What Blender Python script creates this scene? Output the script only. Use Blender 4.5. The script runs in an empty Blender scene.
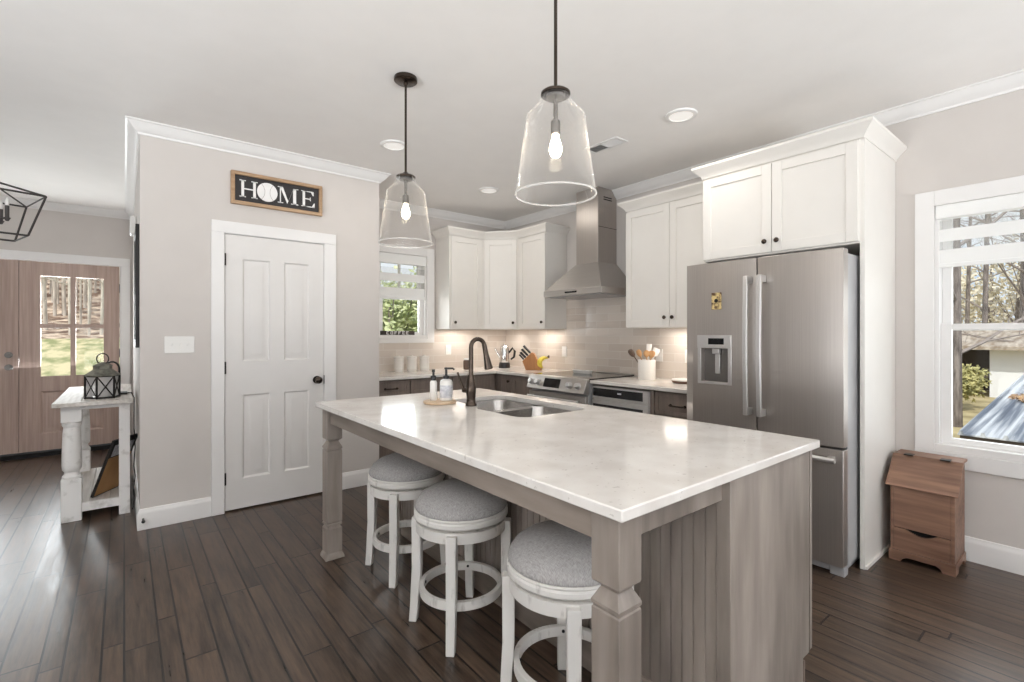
import bpy, bmesh, math, random
from math import pi, sin, cos, radians
from mathutils import Vector, Matrix

sc = bpy.context.scene
COL = sc.collection

# ------------------------------------------------------------------ camera, world, sun, big lights, exposure
TH = math.atan(604.0 / 484.0)
cam_d = bpy.data.cameras.new('camera')
cam_d.sensor_width = 36.0
cam_d.lens = 484.0 / 1024.0 * 36.0
cam_d.shift_y = -7.0 / 1024.0
cam_d.clip_start = 0.05
cam_d.clip_end = 300
cam = bpy.data.objects.new('camera', cam_d)
cam.location = (0, 0, 1.32)
fwd = Vector((cos(TH), sin(TH), 0))
cam.rotation_euler = fwd.to_track_quat('-Z', 'Y').to_euler()
COL.objects.link(cam)
sc.camera = cam

sc.view_settings.view_transform = 'Standard'
sc.view_settings.look = 'None'
sc.view_settings.gamma = 1.0
sc.view_settings.use_curve_mapping = False
sc.view_settings.exposure = -0.2
sc.cycles.use_denoising = True
sc.cycles.max_bounces = 10
sc.cycles.diffuse_bounces = 6
sc.cycles.transparent_max_bounces = 16
sc.cycles.sample_clamp_indirect = 6.0
sc.cycles.caustics_reflective = False
sc.cycles.caustics_refractive = False

wd = bpy.data.worlds.new('sky')
sc.world = wd
wd.use_nodes = True
nt = wd.node_tree
bg = nt.nodes['Background']
tc = nt.nodes.new('ShaderNodeTexCoord')
ns = nt.nodes.new('ShaderNodeTexNoise'); ns.inputs['Scale'].default_value = 5.0; ns.inputs['Detail'].default_value = 5
cr = nt.nodes.new('ShaderNodeValToRGB')
cr.color_ramp.elements[0].position = 0.4; cr.color_ramp.elements[0].color = (0.62, 0.76, 0.95, 1)
cr.color_ramp.elements[1].position = 0.62; cr.color_ramp.elements[1].color = (0.95, 0.96, 0.98, 1)
nt.links.new(tc.outputs['Generated'], ns.inputs['Vector'])
nt.links.new(ns.outputs['Fac'], cr.inputs['Fac'])
nt.links.new(cr.outputs['Color'], bg.inputs['Color'])
bg.inputs['Strength'].default_value = 1.15


def sun(name, direction, energy, color, angle):
    d = bpy.data.lights.new(name, 'SUN')
    d.energy = energy; d.color = color; d.angle = radians(angle)
    o = bpy.data.objects.new(name, d)
    o.rotation_euler = Vector(direction).to_track_quat('-Z', 'Y').to_euler()
    COL.objects.link(o)


def area(name, loc, direction, sx, sy, power, color=(1, 1, 1), spread=180):
    d = bpy.data.lights.new(name, 'AREA')
    d.shape = 'RECTANGLE'; d.size = sx; d.size_y = sy; d.energy = power; d.color = color
    d.spread = radians(spread)
    o = bpy.data.objects.new(name, d)
    o.location = loc
    o.rotation_euler = Vector(direction).to_track_quat('-Z', 'Y').to_euler()
    COL.objects.link(o)
    return o


sun('sun', (0.58, 0.33, -0.74), 3.6, (1.0, 0.95, 0.87), 2.0)
# daylight arriving through the window openings of the great room (behind and left of the camera);
# the low upward lamps inside the room are fill added to brighten the ceiling
WIN_P = 78
DAY = (0.93, 0.97, 1.0)
FILL = (0.94, 0.975, 1.0)
for k in range(3):
    area('daylight_rear', (-2.6 + 2.5 * k, -4.22, 1.45), (0, 1, 0.0), 1.6, 2.0, WIN_P * (0.30, 0.30, 0.42)[k], DAY)
    area('ground_bounce_rear', (-2.6 + 2.5 * k, -4.05, 0.55), (0, 0.75, 1), 1.6, 0.8, WIN_P * (1.7, 1.5, 0.8)[k], FILL, 105)
for k in range(3):
    area('daylight_left', (-4.52, -2.9 + 1.9 * k, 1.35), (1, 0, 0.0), 1.4, 2.1, WIN_P * 0.05, DAY)
    area('ground_bounce_left', (-4.35, -2.9 + 1.9 * k, 0.45), (0.8, 0.25, 1), 1.4, 0.8, WIN_P * 1.0, FILL, 105)
area('daylight_right', (3.90, -2.3, 1.4), (-1, 0, 0.8), 2.2, 1.4, WIN_P * 0.22, DAY)
area('daylight_window', (4.06, 0.22, 1.2), (-1, 0, 0.1), 0.8, 1.0, 8, DAY)
area('daylight_kitchen', (2.35, 5.13, 1.5), (0, -1, -0.1), 0.6, 0.4, 7, DAY)
area('daylight_door', (-0.85, 7.46, 1.4), (0, -1, 0.45), 1.2, 1.1, 92, DAY)

# ------------------------------------------------------------------ materials


def lin(c):
    def f(x):
        x /= 255.0
        return x / 12.92 if x <= 0.04045 else ((x + 0.055) / 1.055) ** 2.4
    return (f(c[0]), f(c[1]), f(c[2]), 1.0)


def new_mat(name):
    m = bpy.data.materials.new(name); m.use_nodes = True
    return m, m.node_tree, m.node_tree.nodes['Principled BSDF']


def node(nt, t, **kw):
    n = nt.nodes.new(t)
    for k, v in kw.items():
        if k in n.inputs: n.inputs[k].default_value = v
        else: setattr(n, k, v)
    return n


def coords(nt, scale=(1, 1, 1)):
    tc = nt.nodes.new('ShaderNodeTexCoord')
    mp = nt.nodes.new('ShaderNodeMapping')
    mp.inputs['Scale'].default_value = scale
    nt.links.new(tc.outputs['Object'], mp.inputs['Vector'])
    return mp.outputs['Vector']


def ramp(nt, fac, c0, c1, p0=0.3, p1=0.7):
    r = nt.nodes.new('ShaderNodeValToRGB')
    r.color_ramp.elements[0].position = p0; r.color_ramp.elements[0].color = c0
    r.color_ramp.elements[1].position = p1; r.color_ramp.elements[1].color = c1
    nt.links.new(fac, r.inputs['Fac'])
    return r.outputs['Color']


def bump(nt, b, h, strength=0.2, dist=0.005):
    n = nt.nodes.new('ShaderNodeBump')
    n.inputs['Strength'].default_value = strength; n.inputs['Distance'].default_value = dist
    nt.links.new(h, n.inputs['Height']); nt.links.new(n.outputs['Normal'], b.inputs['Normal'])


def mottled(name, c0, c1, rough=0.5, scale=(8, 8, 8), metal=0.0, p=(0.35, 0.65), bmp=0.0, detail=3, spec=None, coat=0):
    m, nt, b = new_mat(name)
    v = coords(nt, scale)
    n = node(nt, 'ShaderNodeTexNoise', Scale=1.0, Detail=detail)
    nt.links.new(v, n.inputs['Vector'])
    c = ramp(nt, n.outputs['Fac'], lin(c0), lin(c1), *p)
    nt.links.new(c, b.inputs['Base Color'])
    b.inputs['Roughness'].default_value = rough; b.inputs['Metallic'].default_value = metal
    if spec is not None: b.inputs['Specular IOR Level'].default_value = spec
    if coat: b.inputs['Coat Weight'].default_value = coat; b.inputs['Coat Roughness'].default_value = 0.1
    if bmp: bump(nt, b, n.outputs['Fac'], bmp)
    return m


def plain(name, c, rough=0.5, metal=0.0, dv=3, **kw):
    return mottled(name, tuple(max(0, x - dv) for x in c), tuple(min(255, x + dv) for x in c), rough, (6, 6, 6), metal, **kw)


def wood(name, c0, c1, axis='z', rough=0.45, fine=60, long=3, bmp=0.1, p=(0.3, 0.72)):
    s = {'x': (long, fine, fine), 'y': (fine, long, fine), 'z': (fine, fine, long)}[axis]
    m, nt, b = new_mat(name)
    v = coords(nt, s)
    n = node(nt, 'ShaderNodeTexNoise', Scale=1.0, Detail=4)
    nt.links.new(v, n.inputs['Vector'])
    v2 = coords(nt, tuple(q * 0.12 for q in s))
    n2 = node(nt, 'ShaderNodeTexNoise', Scale=1.0, Detail=2)
    nt.links.new(v2, n2.inputs['Vector'])
    mx = node(nt, 'ShaderNodeMath', operation='MULTIPLY_ADD'); mx.inputs[1].default_value = 0.5
    ml = node(nt, 'ShaderNodeMath', operation='MULTIPLY'); ml.inputs[1].default_value = 0.5
    nt.links.new(n2.outputs['Fac'], ml.inputs[0])
    nt.links.new(n.outputs['Fac'], mx.inputs[0]); nt.links.new(ml.outputs[0], mx.inputs[2])
    c = ramp(nt, mx.outputs[0], lin(c0), lin(c1), *p)
    nt.links.new(c, b.inputs['Base Color'])
    b.inputs['Roughness'].default_value = rough
    if bmp: bump(nt, b, n.outputs['Fac'], bmp, 0.002)
    return m


def floor_material():
    m, nt, b = new_mat('floor_planks')
    tc = nt.nodes.new('ShaderNodeTexCoord')
    sx = nt.nodes.new('ShaderNodeSeparateXYZ'); nt.links.new(tc.outputs['Object'], sx.inputs[0])

    def M(op, a, bb=None, c=None):
        n = nt.nodes.new('ShaderNodeMath'); n.operation = op
        for i, v in enumerate((a, bb, c)):
            if v is None: continue
            if isinstance(v, (int, float)): n.inputs[i].default_value = v
            else: nt.links.new(v, n.inputs[i])
        return n.outputs[0]
    # two plank widths alternate: 0.118 and 0.072 (period .19)
    per = 0.19
    u = M('DIVIDE', sx.outputs['X'], per)
    fu = M('FLOOR', u); fr = M('SUBTRACT', u, fu)
    wide = M('GREATER_THAN', fr, 0.62)
    row = M('ADD', M('MULTIPLY', fu, 2.0), wide)
    d0 = M('MINIMUM', M('ABSOLUTE', fr), M('ABSOLUTE', M('SUBTRACT', fr, 0.62)))
    d0 = M('MULTIPLY', M('MINIMUM', d0, M('SUBTRACT', 1.0, fr)), per)
    wn = nt.nodes.new('ShaderNodeTexWhiteNoise'); wn.noise_dimensions = '1D'; nt.links.new(row, wn.inputs['W'])
    L = 0.95
    vv = M('DIVIDE', M('ADD', sx.outputs['Y'], M('MULTIPLY', wn.outputs['Value'], 7.0)), L)
    fv = M('FLOOR', vv); rv = M('SUBTRACT', vv, fv)
    d1 = M('MULTIPLY', M('MINIMUM', rv, M('SUBTRACT', 1.0, rv)), L)
    gap = M('LESS_THAN', M('MINIMUM', d0, d1), 0.0042)
    cmb = nt.nodes.new('ShaderNodeCombineXYZ'); nt.links.new(row, cmb.inputs[0]); nt.links.new(fv, cmb.inputs[1])
    wn2 = nt.nodes.new('ShaderNodeTexWhiteNoise'); wn2.noise_dimensions = '2D'; nt.links.new(cmb.outputs[0], wn2.inputs['Vector'])
    off = nt.nodes.new('ShaderNodeVectorMath'); off.operation = 'MULTIPLY_ADD'
    off.inputs[1].default_value = (5, 5, 5)
    nt.links.new(wn2.outputs['Color'], off.inputs[0]); nt.links.new(tc.outputs['Object'], off.inputs[2])
    mp = nt.nodes.new('ShaderNodeMapping'); mp.inputs['Scale'].default_value = (42, 3.2, 10)
    nt.links.new(off.outputs[0], mp.inputs['Vector'])
    n1 = node(nt, 'ShaderNodeTexNoise', Scale=1.0, Detail=6, Roughness=0.65); nt.links.new(mp.outputs[0], n1.inputs['Vector'])
    mp2 = nt.nodes.new('ShaderNodeMapping'); mp2.inputs['Scale'].default_value = (9, 2.2, 3)
    nt.links.new(off.outputs[0], mp2.inputs['Vector'])
    n2 = node(nt, 'ShaderNodeTexNoise', Scale=1.0, Detail=3); nt.links.new(mp2.outputs[0], n2.inputs['Vector'])
    t = M('MULTIPLY_ADD', n1.outputs['Fac'], 0.72, M('MULTIPLY_ADD', wn2.outputs['Value'], 0.10, M('MULTIPLY', n2.outputs['Fac'], 0.30)))
    c = ramp(nt, t, lin((26, 19, 14)), lin((98, 79, 65)), 0.36, 0.76)
    mix = nt.nodes.new('ShaderNodeMixRGB'); nt.links.new(gap, mix.inputs['Fac']); nt.links.new(c, mix.inputs['Color1'])
    mix.inputs['Color2'].default_value = lin((20, 15, 13))
    nt.links.new(mix.outputs[0], b.inputs['Base Color'])
    r = M('MULTIPLY_ADD', n1.outputs['Fac'], 0.25, 0.20)
    nt.links.new(r, b.inputs['Roughness'])
    hgt = M('SUBTRACT', M('MULTIPLY_ADD', n2.outputs['Fac'], 0.8, M('MULTIPLY', n1.outputs['Fac'], 0.25)), M('MULTIPLY', gap, 1.0))
    bump(nt, b, hgt, 0.8, 0.004)
    return m


def tile_material():
    m, nt, b = new_mat('backsplash_tile')
    tc = nt.nodes.new('ShaderNodeTexCoord')
    sx = nt.nodes.new('ShaderNodeSeparateXYZ'); nt.links.new(tc.outputs['Object'], sx.inputs[0])
    ad = nt.nodes.new('ShaderNodeMath'); ad.operation = 'SUBTRACT'
    nt.links.new(sx.outputs['X'], ad.inputs[0]); nt.links.new(sx.outputs['Y'], ad.inputs[1])
    cm = nt.nodes.new('ShaderNodeCombineXYZ'); nt.links.new(ad.outputs[0], cm.inputs[0]); nt.links.new(sx.outputs['Z'], cm.inputs[1])
    br = nt.nodes.new('ShaderNodeTexBrick')
    br.inputs['Scale'].default_value = 1.0
    br.inputs['Brick Width'].default_value = 0.305; br.inputs['Row Height'].default_value = 0.0765
    br.inputs['Mortar Size'].default_value = 0.003; br.inputs['Bias'].default_value = 0.0
    br.inputs['Color1'].default_value = lin((196, 185, 175)); br.inputs['Color2'].default_value = lin((212, 203, 194))
    br.inputs['Mortar'].default_value = lin((214, 208, 201))
    nt.links.new(cm.outputs[0], br.inputs['Vector'])
    nt.links.new(br.outputs['Color'], b.inputs['Base Color'])
    b.inputs['Roughness'].default_value = 0.14
    n = node(nt, 'ShaderNodeTexNoise', Scale=9.0, Detail=2); nt.links.new(tc.outputs['Object'], n.inputs['Vector'])
    mm = node(nt, 'ShaderNodeMath', operation='MULTIPLY_ADD'); mm.inputs[1].default_value = -1.0
    ms = node(nt, 'ShaderNodeMath', operation='MULTIPLY'); ms.inputs[1].default_value = 0.25
    nt.links.new(n.outputs['Fac'], ms.inputs[0])
    nt.links.new(br.outputs['Fac'], mm.inputs[0]); nt.links.new(ms.outputs[0], mm.inputs[2])
    bump(nt, b, mm.outputs[0], 0.4, 0.004)
    return m


def quartz_material():
    m, nt, b = new_mat('quartz')
    v = coords(nt, (1, 1, 1))
    n = node(nt, 'ShaderNodeTexNoise', Scale=7.0, Detail=5); nt.links.new(v, n.inputs['Vector'])
    c = ramp(nt, n.outputs['Fac'], lin((219, 213, 207)), lin((232, 228, 223)), 0.35, 0.65)
    vo = node(nt, 'ShaderNodeTexVoronoi', Scale=26.0); nt.links.new(v, vo.inputs['Vector'])
    n2 = node(nt, 'ShaderNodeTexNoise', Scale=62.0, Detail=3); nt.links.new(v, n2.inputs['Vector'])
    lt = node(nt, 'ShaderNodeMath', operation='GREATER_THAN'); lt.inputs[1].default_value = 0.685
    nt.links.new(n2.outputs['Fac'], lt.inputs[0])
    ml = node(nt, 'ShaderNodeMath', operation='MULTIPLY'); ml.inputs[1].default_value = 0.55
    nt.links.new(lt.outputs[0], ml.inputs[0])
    mix = nt.nodes.new('ShaderNodeMixRGB'); nt.links.new(ml.outputs[0], mix.inputs['Fac'])
    nt.links.new(c, mix.inputs['Color1']); mix.inputs['Color2'].default_value = lin((176, 168, 160))
    nt.links.new(mix.outputs[0], b.inputs['Base Color'])
    b.inputs['Roughness'].default_value = 0.12
    return m


def clear_glass(name, tint=(1, 1, 1), haze=0.0, refl=1.0, edge=0.0, seeds=0.0):
    m = bpy.data.materials.new(name); m.use_nodes = True
    nt = m.node_tree; nt.nodes.clear()
    out = nt.nodes.new('ShaderNodeOutputMaterial')
    tr = nt.nodes.new('ShaderNodeBsdfTransparent'); tr.inputs['Color'].default_value = (*tint, 1)
    gl = nt.nodes.new('ShaderNodeBsdfGlossy'); gl.inputs['Roughness'].default_value = 0.02
    gl.inputs['Color'].default_value = (0.95, 0.95, 0.95, 1)
    fr = nt.nodes.new('ShaderNodeFresnel'); fr.inputs['IOR'].default_value = 1.45
    mu = nt.nodes.new('ShaderNodeMath'); mu.operation = 'MULTIPLY'; mu.inputs[1].default_value = refl
    nt.links.new(fr.outputs[0], mu.inputs[0])
    mx = nt.nodes.new('ShaderNodeMixShader')
    nt.links.new(mu.outputs[0], mx.inputs[0]); nt.links.new(tr.outputs[0], mx.inputs[1]); nt.links.new(gl.outputs[0], mx.inputs[2])
    last = mx
    if edge or haze or seeds:
        df = nt.nodes.new('ShaderNodeBsdfDiffuse'); df.inputs['Color'].default_value = (0.92, 0.91, 0.9, 1)
        tl = nt.nodes.new('ShaderNodeBsdfTranslucent'); tl.inputs['Color'].default_value = (0.92, 0.91, 0.9, 1)
        ad = nt.nodes.new('ShaderNodeMixShader'); ad.inputs[0].default_value = 0.5
        nt.links.new(df.outputs[0], ad.inputs[1]); nt.links.new(tl.outputs[0], ad.inputs[2])
        lw = nt.nodes.new('ShaderNodeLayerWeight'); lw.inputs['Blend'].default_value = 0.35
        pw = nt.nodes.new('ShaderNodeMath'); pw.operation = 'POWER'; pw.inputs[1].default_value = 3.0
        nt.links.new(lw.outputs['Facing'], pw.inputs[0])
        ma = nt.nodes.new('ShaderNodeMath'); ma.operation = 'MULTIPLY_ADD'; ma.inputs[1].default_value = edge; ma.inputs[2].default_value = haze
        nt.links.new(pw.outputs[0], ma.inputs[0])
        f = ma.outputs[0]
        if seeds:
            tcn = nt.nodes.new('ShaderNodeTexCoord')
            vo = nt.nodes.new('ShaderNodeTexVoronoi'); vo.inputs['Scale'].default_value = 95
            nt.links.new(tcn.outputs['Object'], vo.inputs['Vector'])
            ls = nt.nodes.new('ShaderNodeMath'); ls.operation = 'LESS_THAN'; ls.inputs[1].default_value = 0.16
            nt.links.new(vo.outputs['Distance'], ls.inputs[0])
            m3 = nt.nodes.new('ShaderNodeMath'); m3.operation = 'MULTIPLY_ADD'; m3.inputs[1].default_value = seeds
            nt.links.new(ls.outputs[0], m3.inputs[0]); nt.links.new(f, m3.inputs[2]); f = m3.outputs[0]
        m2 = nt.nodes.new('ShaderNodeMixShader')
        nt.links.new(f, m2.inputs[0]); nt.links.new(mx.outputs[0], m2.inputs[1]); nt.links.new(ad.outputs[0], m2.inputs[2])
        last = m2
    nt.links.new(last.outputs[0], out.inputs['Surface'])
    return m


def glow(name, c, strength):
    m, nt, b = new_mat(name)
    b.inputs['Base Color'].default_value = lin(c)
    b.inputs['Emission Color'].default_value = lin(c); b.inputs['Emission Strength'].default_value = strength
    return m


def steel(name, c=(178, 174, 170), rough=0.28, axis='z', amp=0.5):
    m, nt, b = new_mat(name)
    s = {'z': (260, 260, 2), 'x': (2, 260, 260), 'y': (260, 2, 260)}[axis]
    v = coords(nt, s)
    n = node(nt, 'ShaderNodeTexNoise', Scale=1.0, Detail=2); nt.links.new(v, n.inputs['Vector'])
    cc = ramp(nt, n.outputs['Fac'], lin(tuple(x - 4 for x in c)), lin(tuple(x + 4 for x in c)))
    nt.links.new(cc, b.inputs['Base Color'])
    b.inputs['Metallic'].default_value = 0.78; b.inputs['Roughness'].default_value = rough
    b.inputs['Anisotropic'].default_value = amp
    return m


def sheer_material():
    m = bpy.data.materials.new('sheer_fabric'); m.use_nodes = True
    nt = m.node_tree; nt.nodes.clear()
    out = nt.nodes.new('ShaderNodeOutputMaterial')
    tr = nt.nodes.new('ShaderNodeBsdfTransparent')
    tl = nt.nodes.new('ShaderNodeBsdfTranslucent'); tl.inputs['Color'].default_value = (0.9, 0.9, 0.9, 1)
    mx = nt.nodes.new('ShaderNodeMixShader'); mx.inputs[0].default_value = 0.14
    nt.links.new(tr.outputs[0], mx.inputs[1]); nt.links.new(tl.outputs[0], mx.inputs[2]); nt.links.new(mx.outputs[0], out.inputs[0])
    return m


def linen_material(name, c0, c1):
    m, nt, b = new_mat(name)
    a = node(nt, 'ShaderNodeTexNoise', Scale=1.0, Detail=2); nt.links.new(coords(nt, (700, 70, 90)), a.inputs['Vector'])
    d = node(nt, 'ShaderNodeTexNoise', Scale=1.0, Detail=2); nt.links.new(coords(nt, (70, 700, 90)), d.inputs['Vector'])
    ad = node(nt, 'ShaderNodeMath', operation='ADD'); nt.links.new(a.outputs['Fac'], ad.inputs[0]); nt.links.new(d.outputs['Fac'], ad.inputs[1])
    hf = node(nt, 'ShaderNodeMath', operation='MULTIPLY'); hf.inputs[1].default_value = 0.5; nt.links.new(ad.outputs[0], hf.inputs[0])
    nt.links.new(ramp(nt, hf.outputs[0], lin(c0), lin(c1), 0.38, 0.62), b.inputs['Base Color'])
    b.inputs['Roughness'].default_value = 0.95; b.inputs['Specular IOR Level'].default_value = 0.1
    bump(nt, b, hf.outputs[0], 0.35, 0.002)
    return m


M = {}
M['wall'] = plain('wall_paint', (205, 199, 194), 0.85, dv=1)
M['ceiling'] = plain('ceiling_paint', (240, 237, 234), 0.9, dv=1)
M['trim'] = plain('trim_paint', (232, 230, 228), 0.35, dv=1)
M['door'] = plain('door_paint', (222, 219, 216), 0.4, dv=1)
M['cab'] = plain('cabinet_paint', (230, 226, 220), 0.38, dv=1)
M['floor'] = floor_material()
M['tile'] = tile_material()
M['quartz'] = quartz_material()
M['stain'] = wood('island_stain', (98, 89, 82), (172, 161, 152), 'z', 0.4, 15, 2.2, 0.05)
M['stain_h'] = wood('island_stain_rail', (90, 80, 72), (158, 146, 136), 'y', 0.42, 15, 2.2, 0.05)
M['stain_d'] = wood('cabinet_stain', (104, 92, 84), (140, 126, 117), 'z', 0.42, 40, 2.0, 0.06)
M['dark'] = plain('dark_recess', (20, 18, 17), 0.8, dv=1)
M['bronze'] = plain('oil_rubbed_bronze', (72, 62, 55), 0.24, 0.9, dv=5)
M['black'] = plain('black_plastic', (22, 22, 23), 0.35, dv=2)
M['blackmetal'] = plain('black_metal', (40, 38, 37), 0.45, 0.5, dv=3)
M['sinksteel'] = plain('sink_steel', (168, 164, 160), 0.26, 0.95, dv=3)
M['fixture'] = plain('dark_fixture', (74, 70, 68), 0.5, 0.3, dv=3)
M['steel'] = steel('brushed_steel', (176, 169, 163), 0.36, 'z', 0.3)
M['steel_h'] = steel('brushed_steel_across', (180, 175, 170), 0.34, 'y')
M['steel_side'] = plain('appliance_side', (168, 167, 168), 0.4, 0.0, dv=2)
M['chrome'] = plain('polished_steel', (214, 212, 210), 0.1, 1.0, dv=2)
M['nickel'] = plain('brushed_nickel', (120, 116, 112), 0.45, 0.7, dv=3)
M['satin'] = plain('satin_handle', (214, 212, 210), 0.34, 0.75, dv=2)
M['cooktop'] = plain('cooktop_glass', (26, 23, 22), 0.06, dv=1)
M['screen'] = plain('dark_glass', (18, 19, 21), 0.08, dv=1)
M['stoolwhite'] = mottled('distressed_white', (176, 171, 165), (226, 223, 218), 0.5, (30, 30, 9), p=(0.24, 0.42), bmp=0.08, detail=5)
M['linen'] = linen_material('grey_linen', (150, 147, 145), (184, 181, 179))
M['tablewhite'] = mottled('weathered_white', (196, 192, 186), (242, 240, 237), 0.6, (14, 14, 14), p=(0.25, 0.45), bmp=0.1, detail=5)
M['tabletop'] = wood('limewashed_top', (176, 166, 156), (232, 228, 222), 'y', 0.6, 50, 3, 0.1)
M['doorwood'] = wood('entry_door_wood', (158, 134, 122), (200, 177, 165), 'z', 0.5, 55, 2.2, 0.1)
M['bbwood'] = wood('bread_box_wood', (84, 58, 45), (156, 120, 99), 'y', 0.5, 40, 3, 0.1)
M['signwood'] = wood('sign_frame_wood', (148, 116, 86), (192, 162, 130), 'x', 0.6, 60, 4, 0.1)
M['signboard'] = plain('sign_board', (42, 38, 38), 0.6, dv=3)
M['signwhite'] = plain('sign_letters', (238, 236, 234), 0.6, dv=2)
M['seam'] = plain('seam_grey', (178, 170, 168), 0.6, dv=2)
M['kraft'] = plain('kraft_paper', (168, 128, 84), 0.8, dv=6)
M['greypaint'] = mottled('galvanised_roof', (106, 104, 94), (140, 138, 126), 0.55, (30, 30, 30), 0.3)
M['glass'] = clear_glass('window_glass', (0.98, 0.99, 0.985), 0.0, 0.18)
M['shade_glass'] = clear_glass('seeded_glass', (0.985, 0.985, 0.985), 0.012, 0.12, 0.45, 0.10)
M['rim_glass'] = clear_glass('glass_rim', (1, 1, 1), 0.45, 0.3, 0.3)
M['lantern_glass'] = clear_glass('lantern_glass', (0.95, 0.95, 0.94), 0.4, 0.5)
M['bulb'] = glow('warm_bulb', (255, 236, 206), 45)
M['lens'] = glow('light_lens', (236, 233, 228), 0.5)
M['fabric'] = plain('shade_fabric', (240, 240, 238), 0.9, dv=1)
M['sheer'] = sheer_material()
M['ceramic'] = plain('white_ceramic', (232, 230, 226), 0.3, dv=2)
M['canister'] = plain('canister_white', (226, 222, 216), 0.35, dv=3)
M['label_grey'] = mottled('label_grey', (176, 178, 186), (216, 216, 220), 0.5, (40, 40, 80))
M['beech'] = wood('beech', (176, 128, 80), (212, 168, 118), 'z', 0.5, 60, 5, 0.05)
M['block'] = wood('knife_block_wood', (142, 92, 48), (184, 130, 78), 'z', 0.45, 50, 5, 0.05)
M['board'] = wood('tray_wood', (188, 160, 128), (222, 200, 172), 'x', 0.5, 50, 5, 0.05)
M['banana'] = mottled('banana_skin', (206, 184, 50), (232, 214, 88), 0.5, (20, 20, 20))
M['jar'] = plain('brown_jar', (96, 78, 66), 0.25, dv=5)
M['magnet'] = mottled('magnet_print', (86, 58, 36), (214, 190, 132), 0.5, (45, 45, 45), p=(0.42, 0.56))
M['signink'] = plain('sill_sign_dark', (60, 52, 46), 0.6, dv=4)
# outdoors
M['roofmetal'] = mottled('rib_shade_roof', (112, 120, 134), (206, 210, 216), 0.8, (0.25, 11, 4), 0.0, p=(0.38,0.6))  # contrasting stripes put the shading beside the ribs into the roof colour
M['rust'] = mottled('leaf_litter', (150, 112, 76), (196, 160, 116), 0.9, (8, 8, 8))
M['houseroof'] = mottled('weathered_roof', (150, 132, 114), (204, 192, 178), 0.8, (1.5, 6, 6))
M['housewall'] = plain('white_siding', (238, 240, 244), 0.7, dv=2)
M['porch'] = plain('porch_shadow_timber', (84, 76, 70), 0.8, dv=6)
M['bark'] = mottled('bark', (96, 88, 84), (152, 142, 136), 0.95, (14, 14, 2.5), bmp=0.5)
M['palebark'] = mottled('pale_bark', (186, 176, 166), (226, 218, 208), 0.95, (9, 9, 2), bmp=0.3)
M['twig'] = plain('twigs', (150, 140, 134), 0.95, dv=10)
M['leaf_g'] = mottled('green_leaves', (160, 174, 118), (224, 228, 182), 0.7, (2.5, 2.5, 2.5))
M['leaf_y'] = mottled('bush_leaves', (150, 146, 92), (206, 198, 138), 0.8, (4, 4, 4))
M['leaf_t'] = mottled('tan_leaves', (206, 196, 172), (236, 228, 208), 0.8, (1.5, 1.5, 1.5))
M['ground'] = mottled('dry_grass', (150, 136, 98), (196, 180, 138), 0.95, (1.2, 1.2, 1.2), detail=6)
M['lawn'] = mottled('lawn', (150, 154, 108), (216, 204, 164), 0.95, (2.6, 1.0, 1), p=(0.4, 0.6), detail=7)
M['forestfloor'] = mottled('forest_floor', (134, 110, 94), (224, 204, 184), 0.95, (2.2, 2.2, 2.6), p=(0.42, 0.6), detail=8)
M['road'] = plain('pale_drive', (206, 204, 198), 0.9, dv=4)

# ------------------------------------------------------------------ geometry helpers


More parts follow.
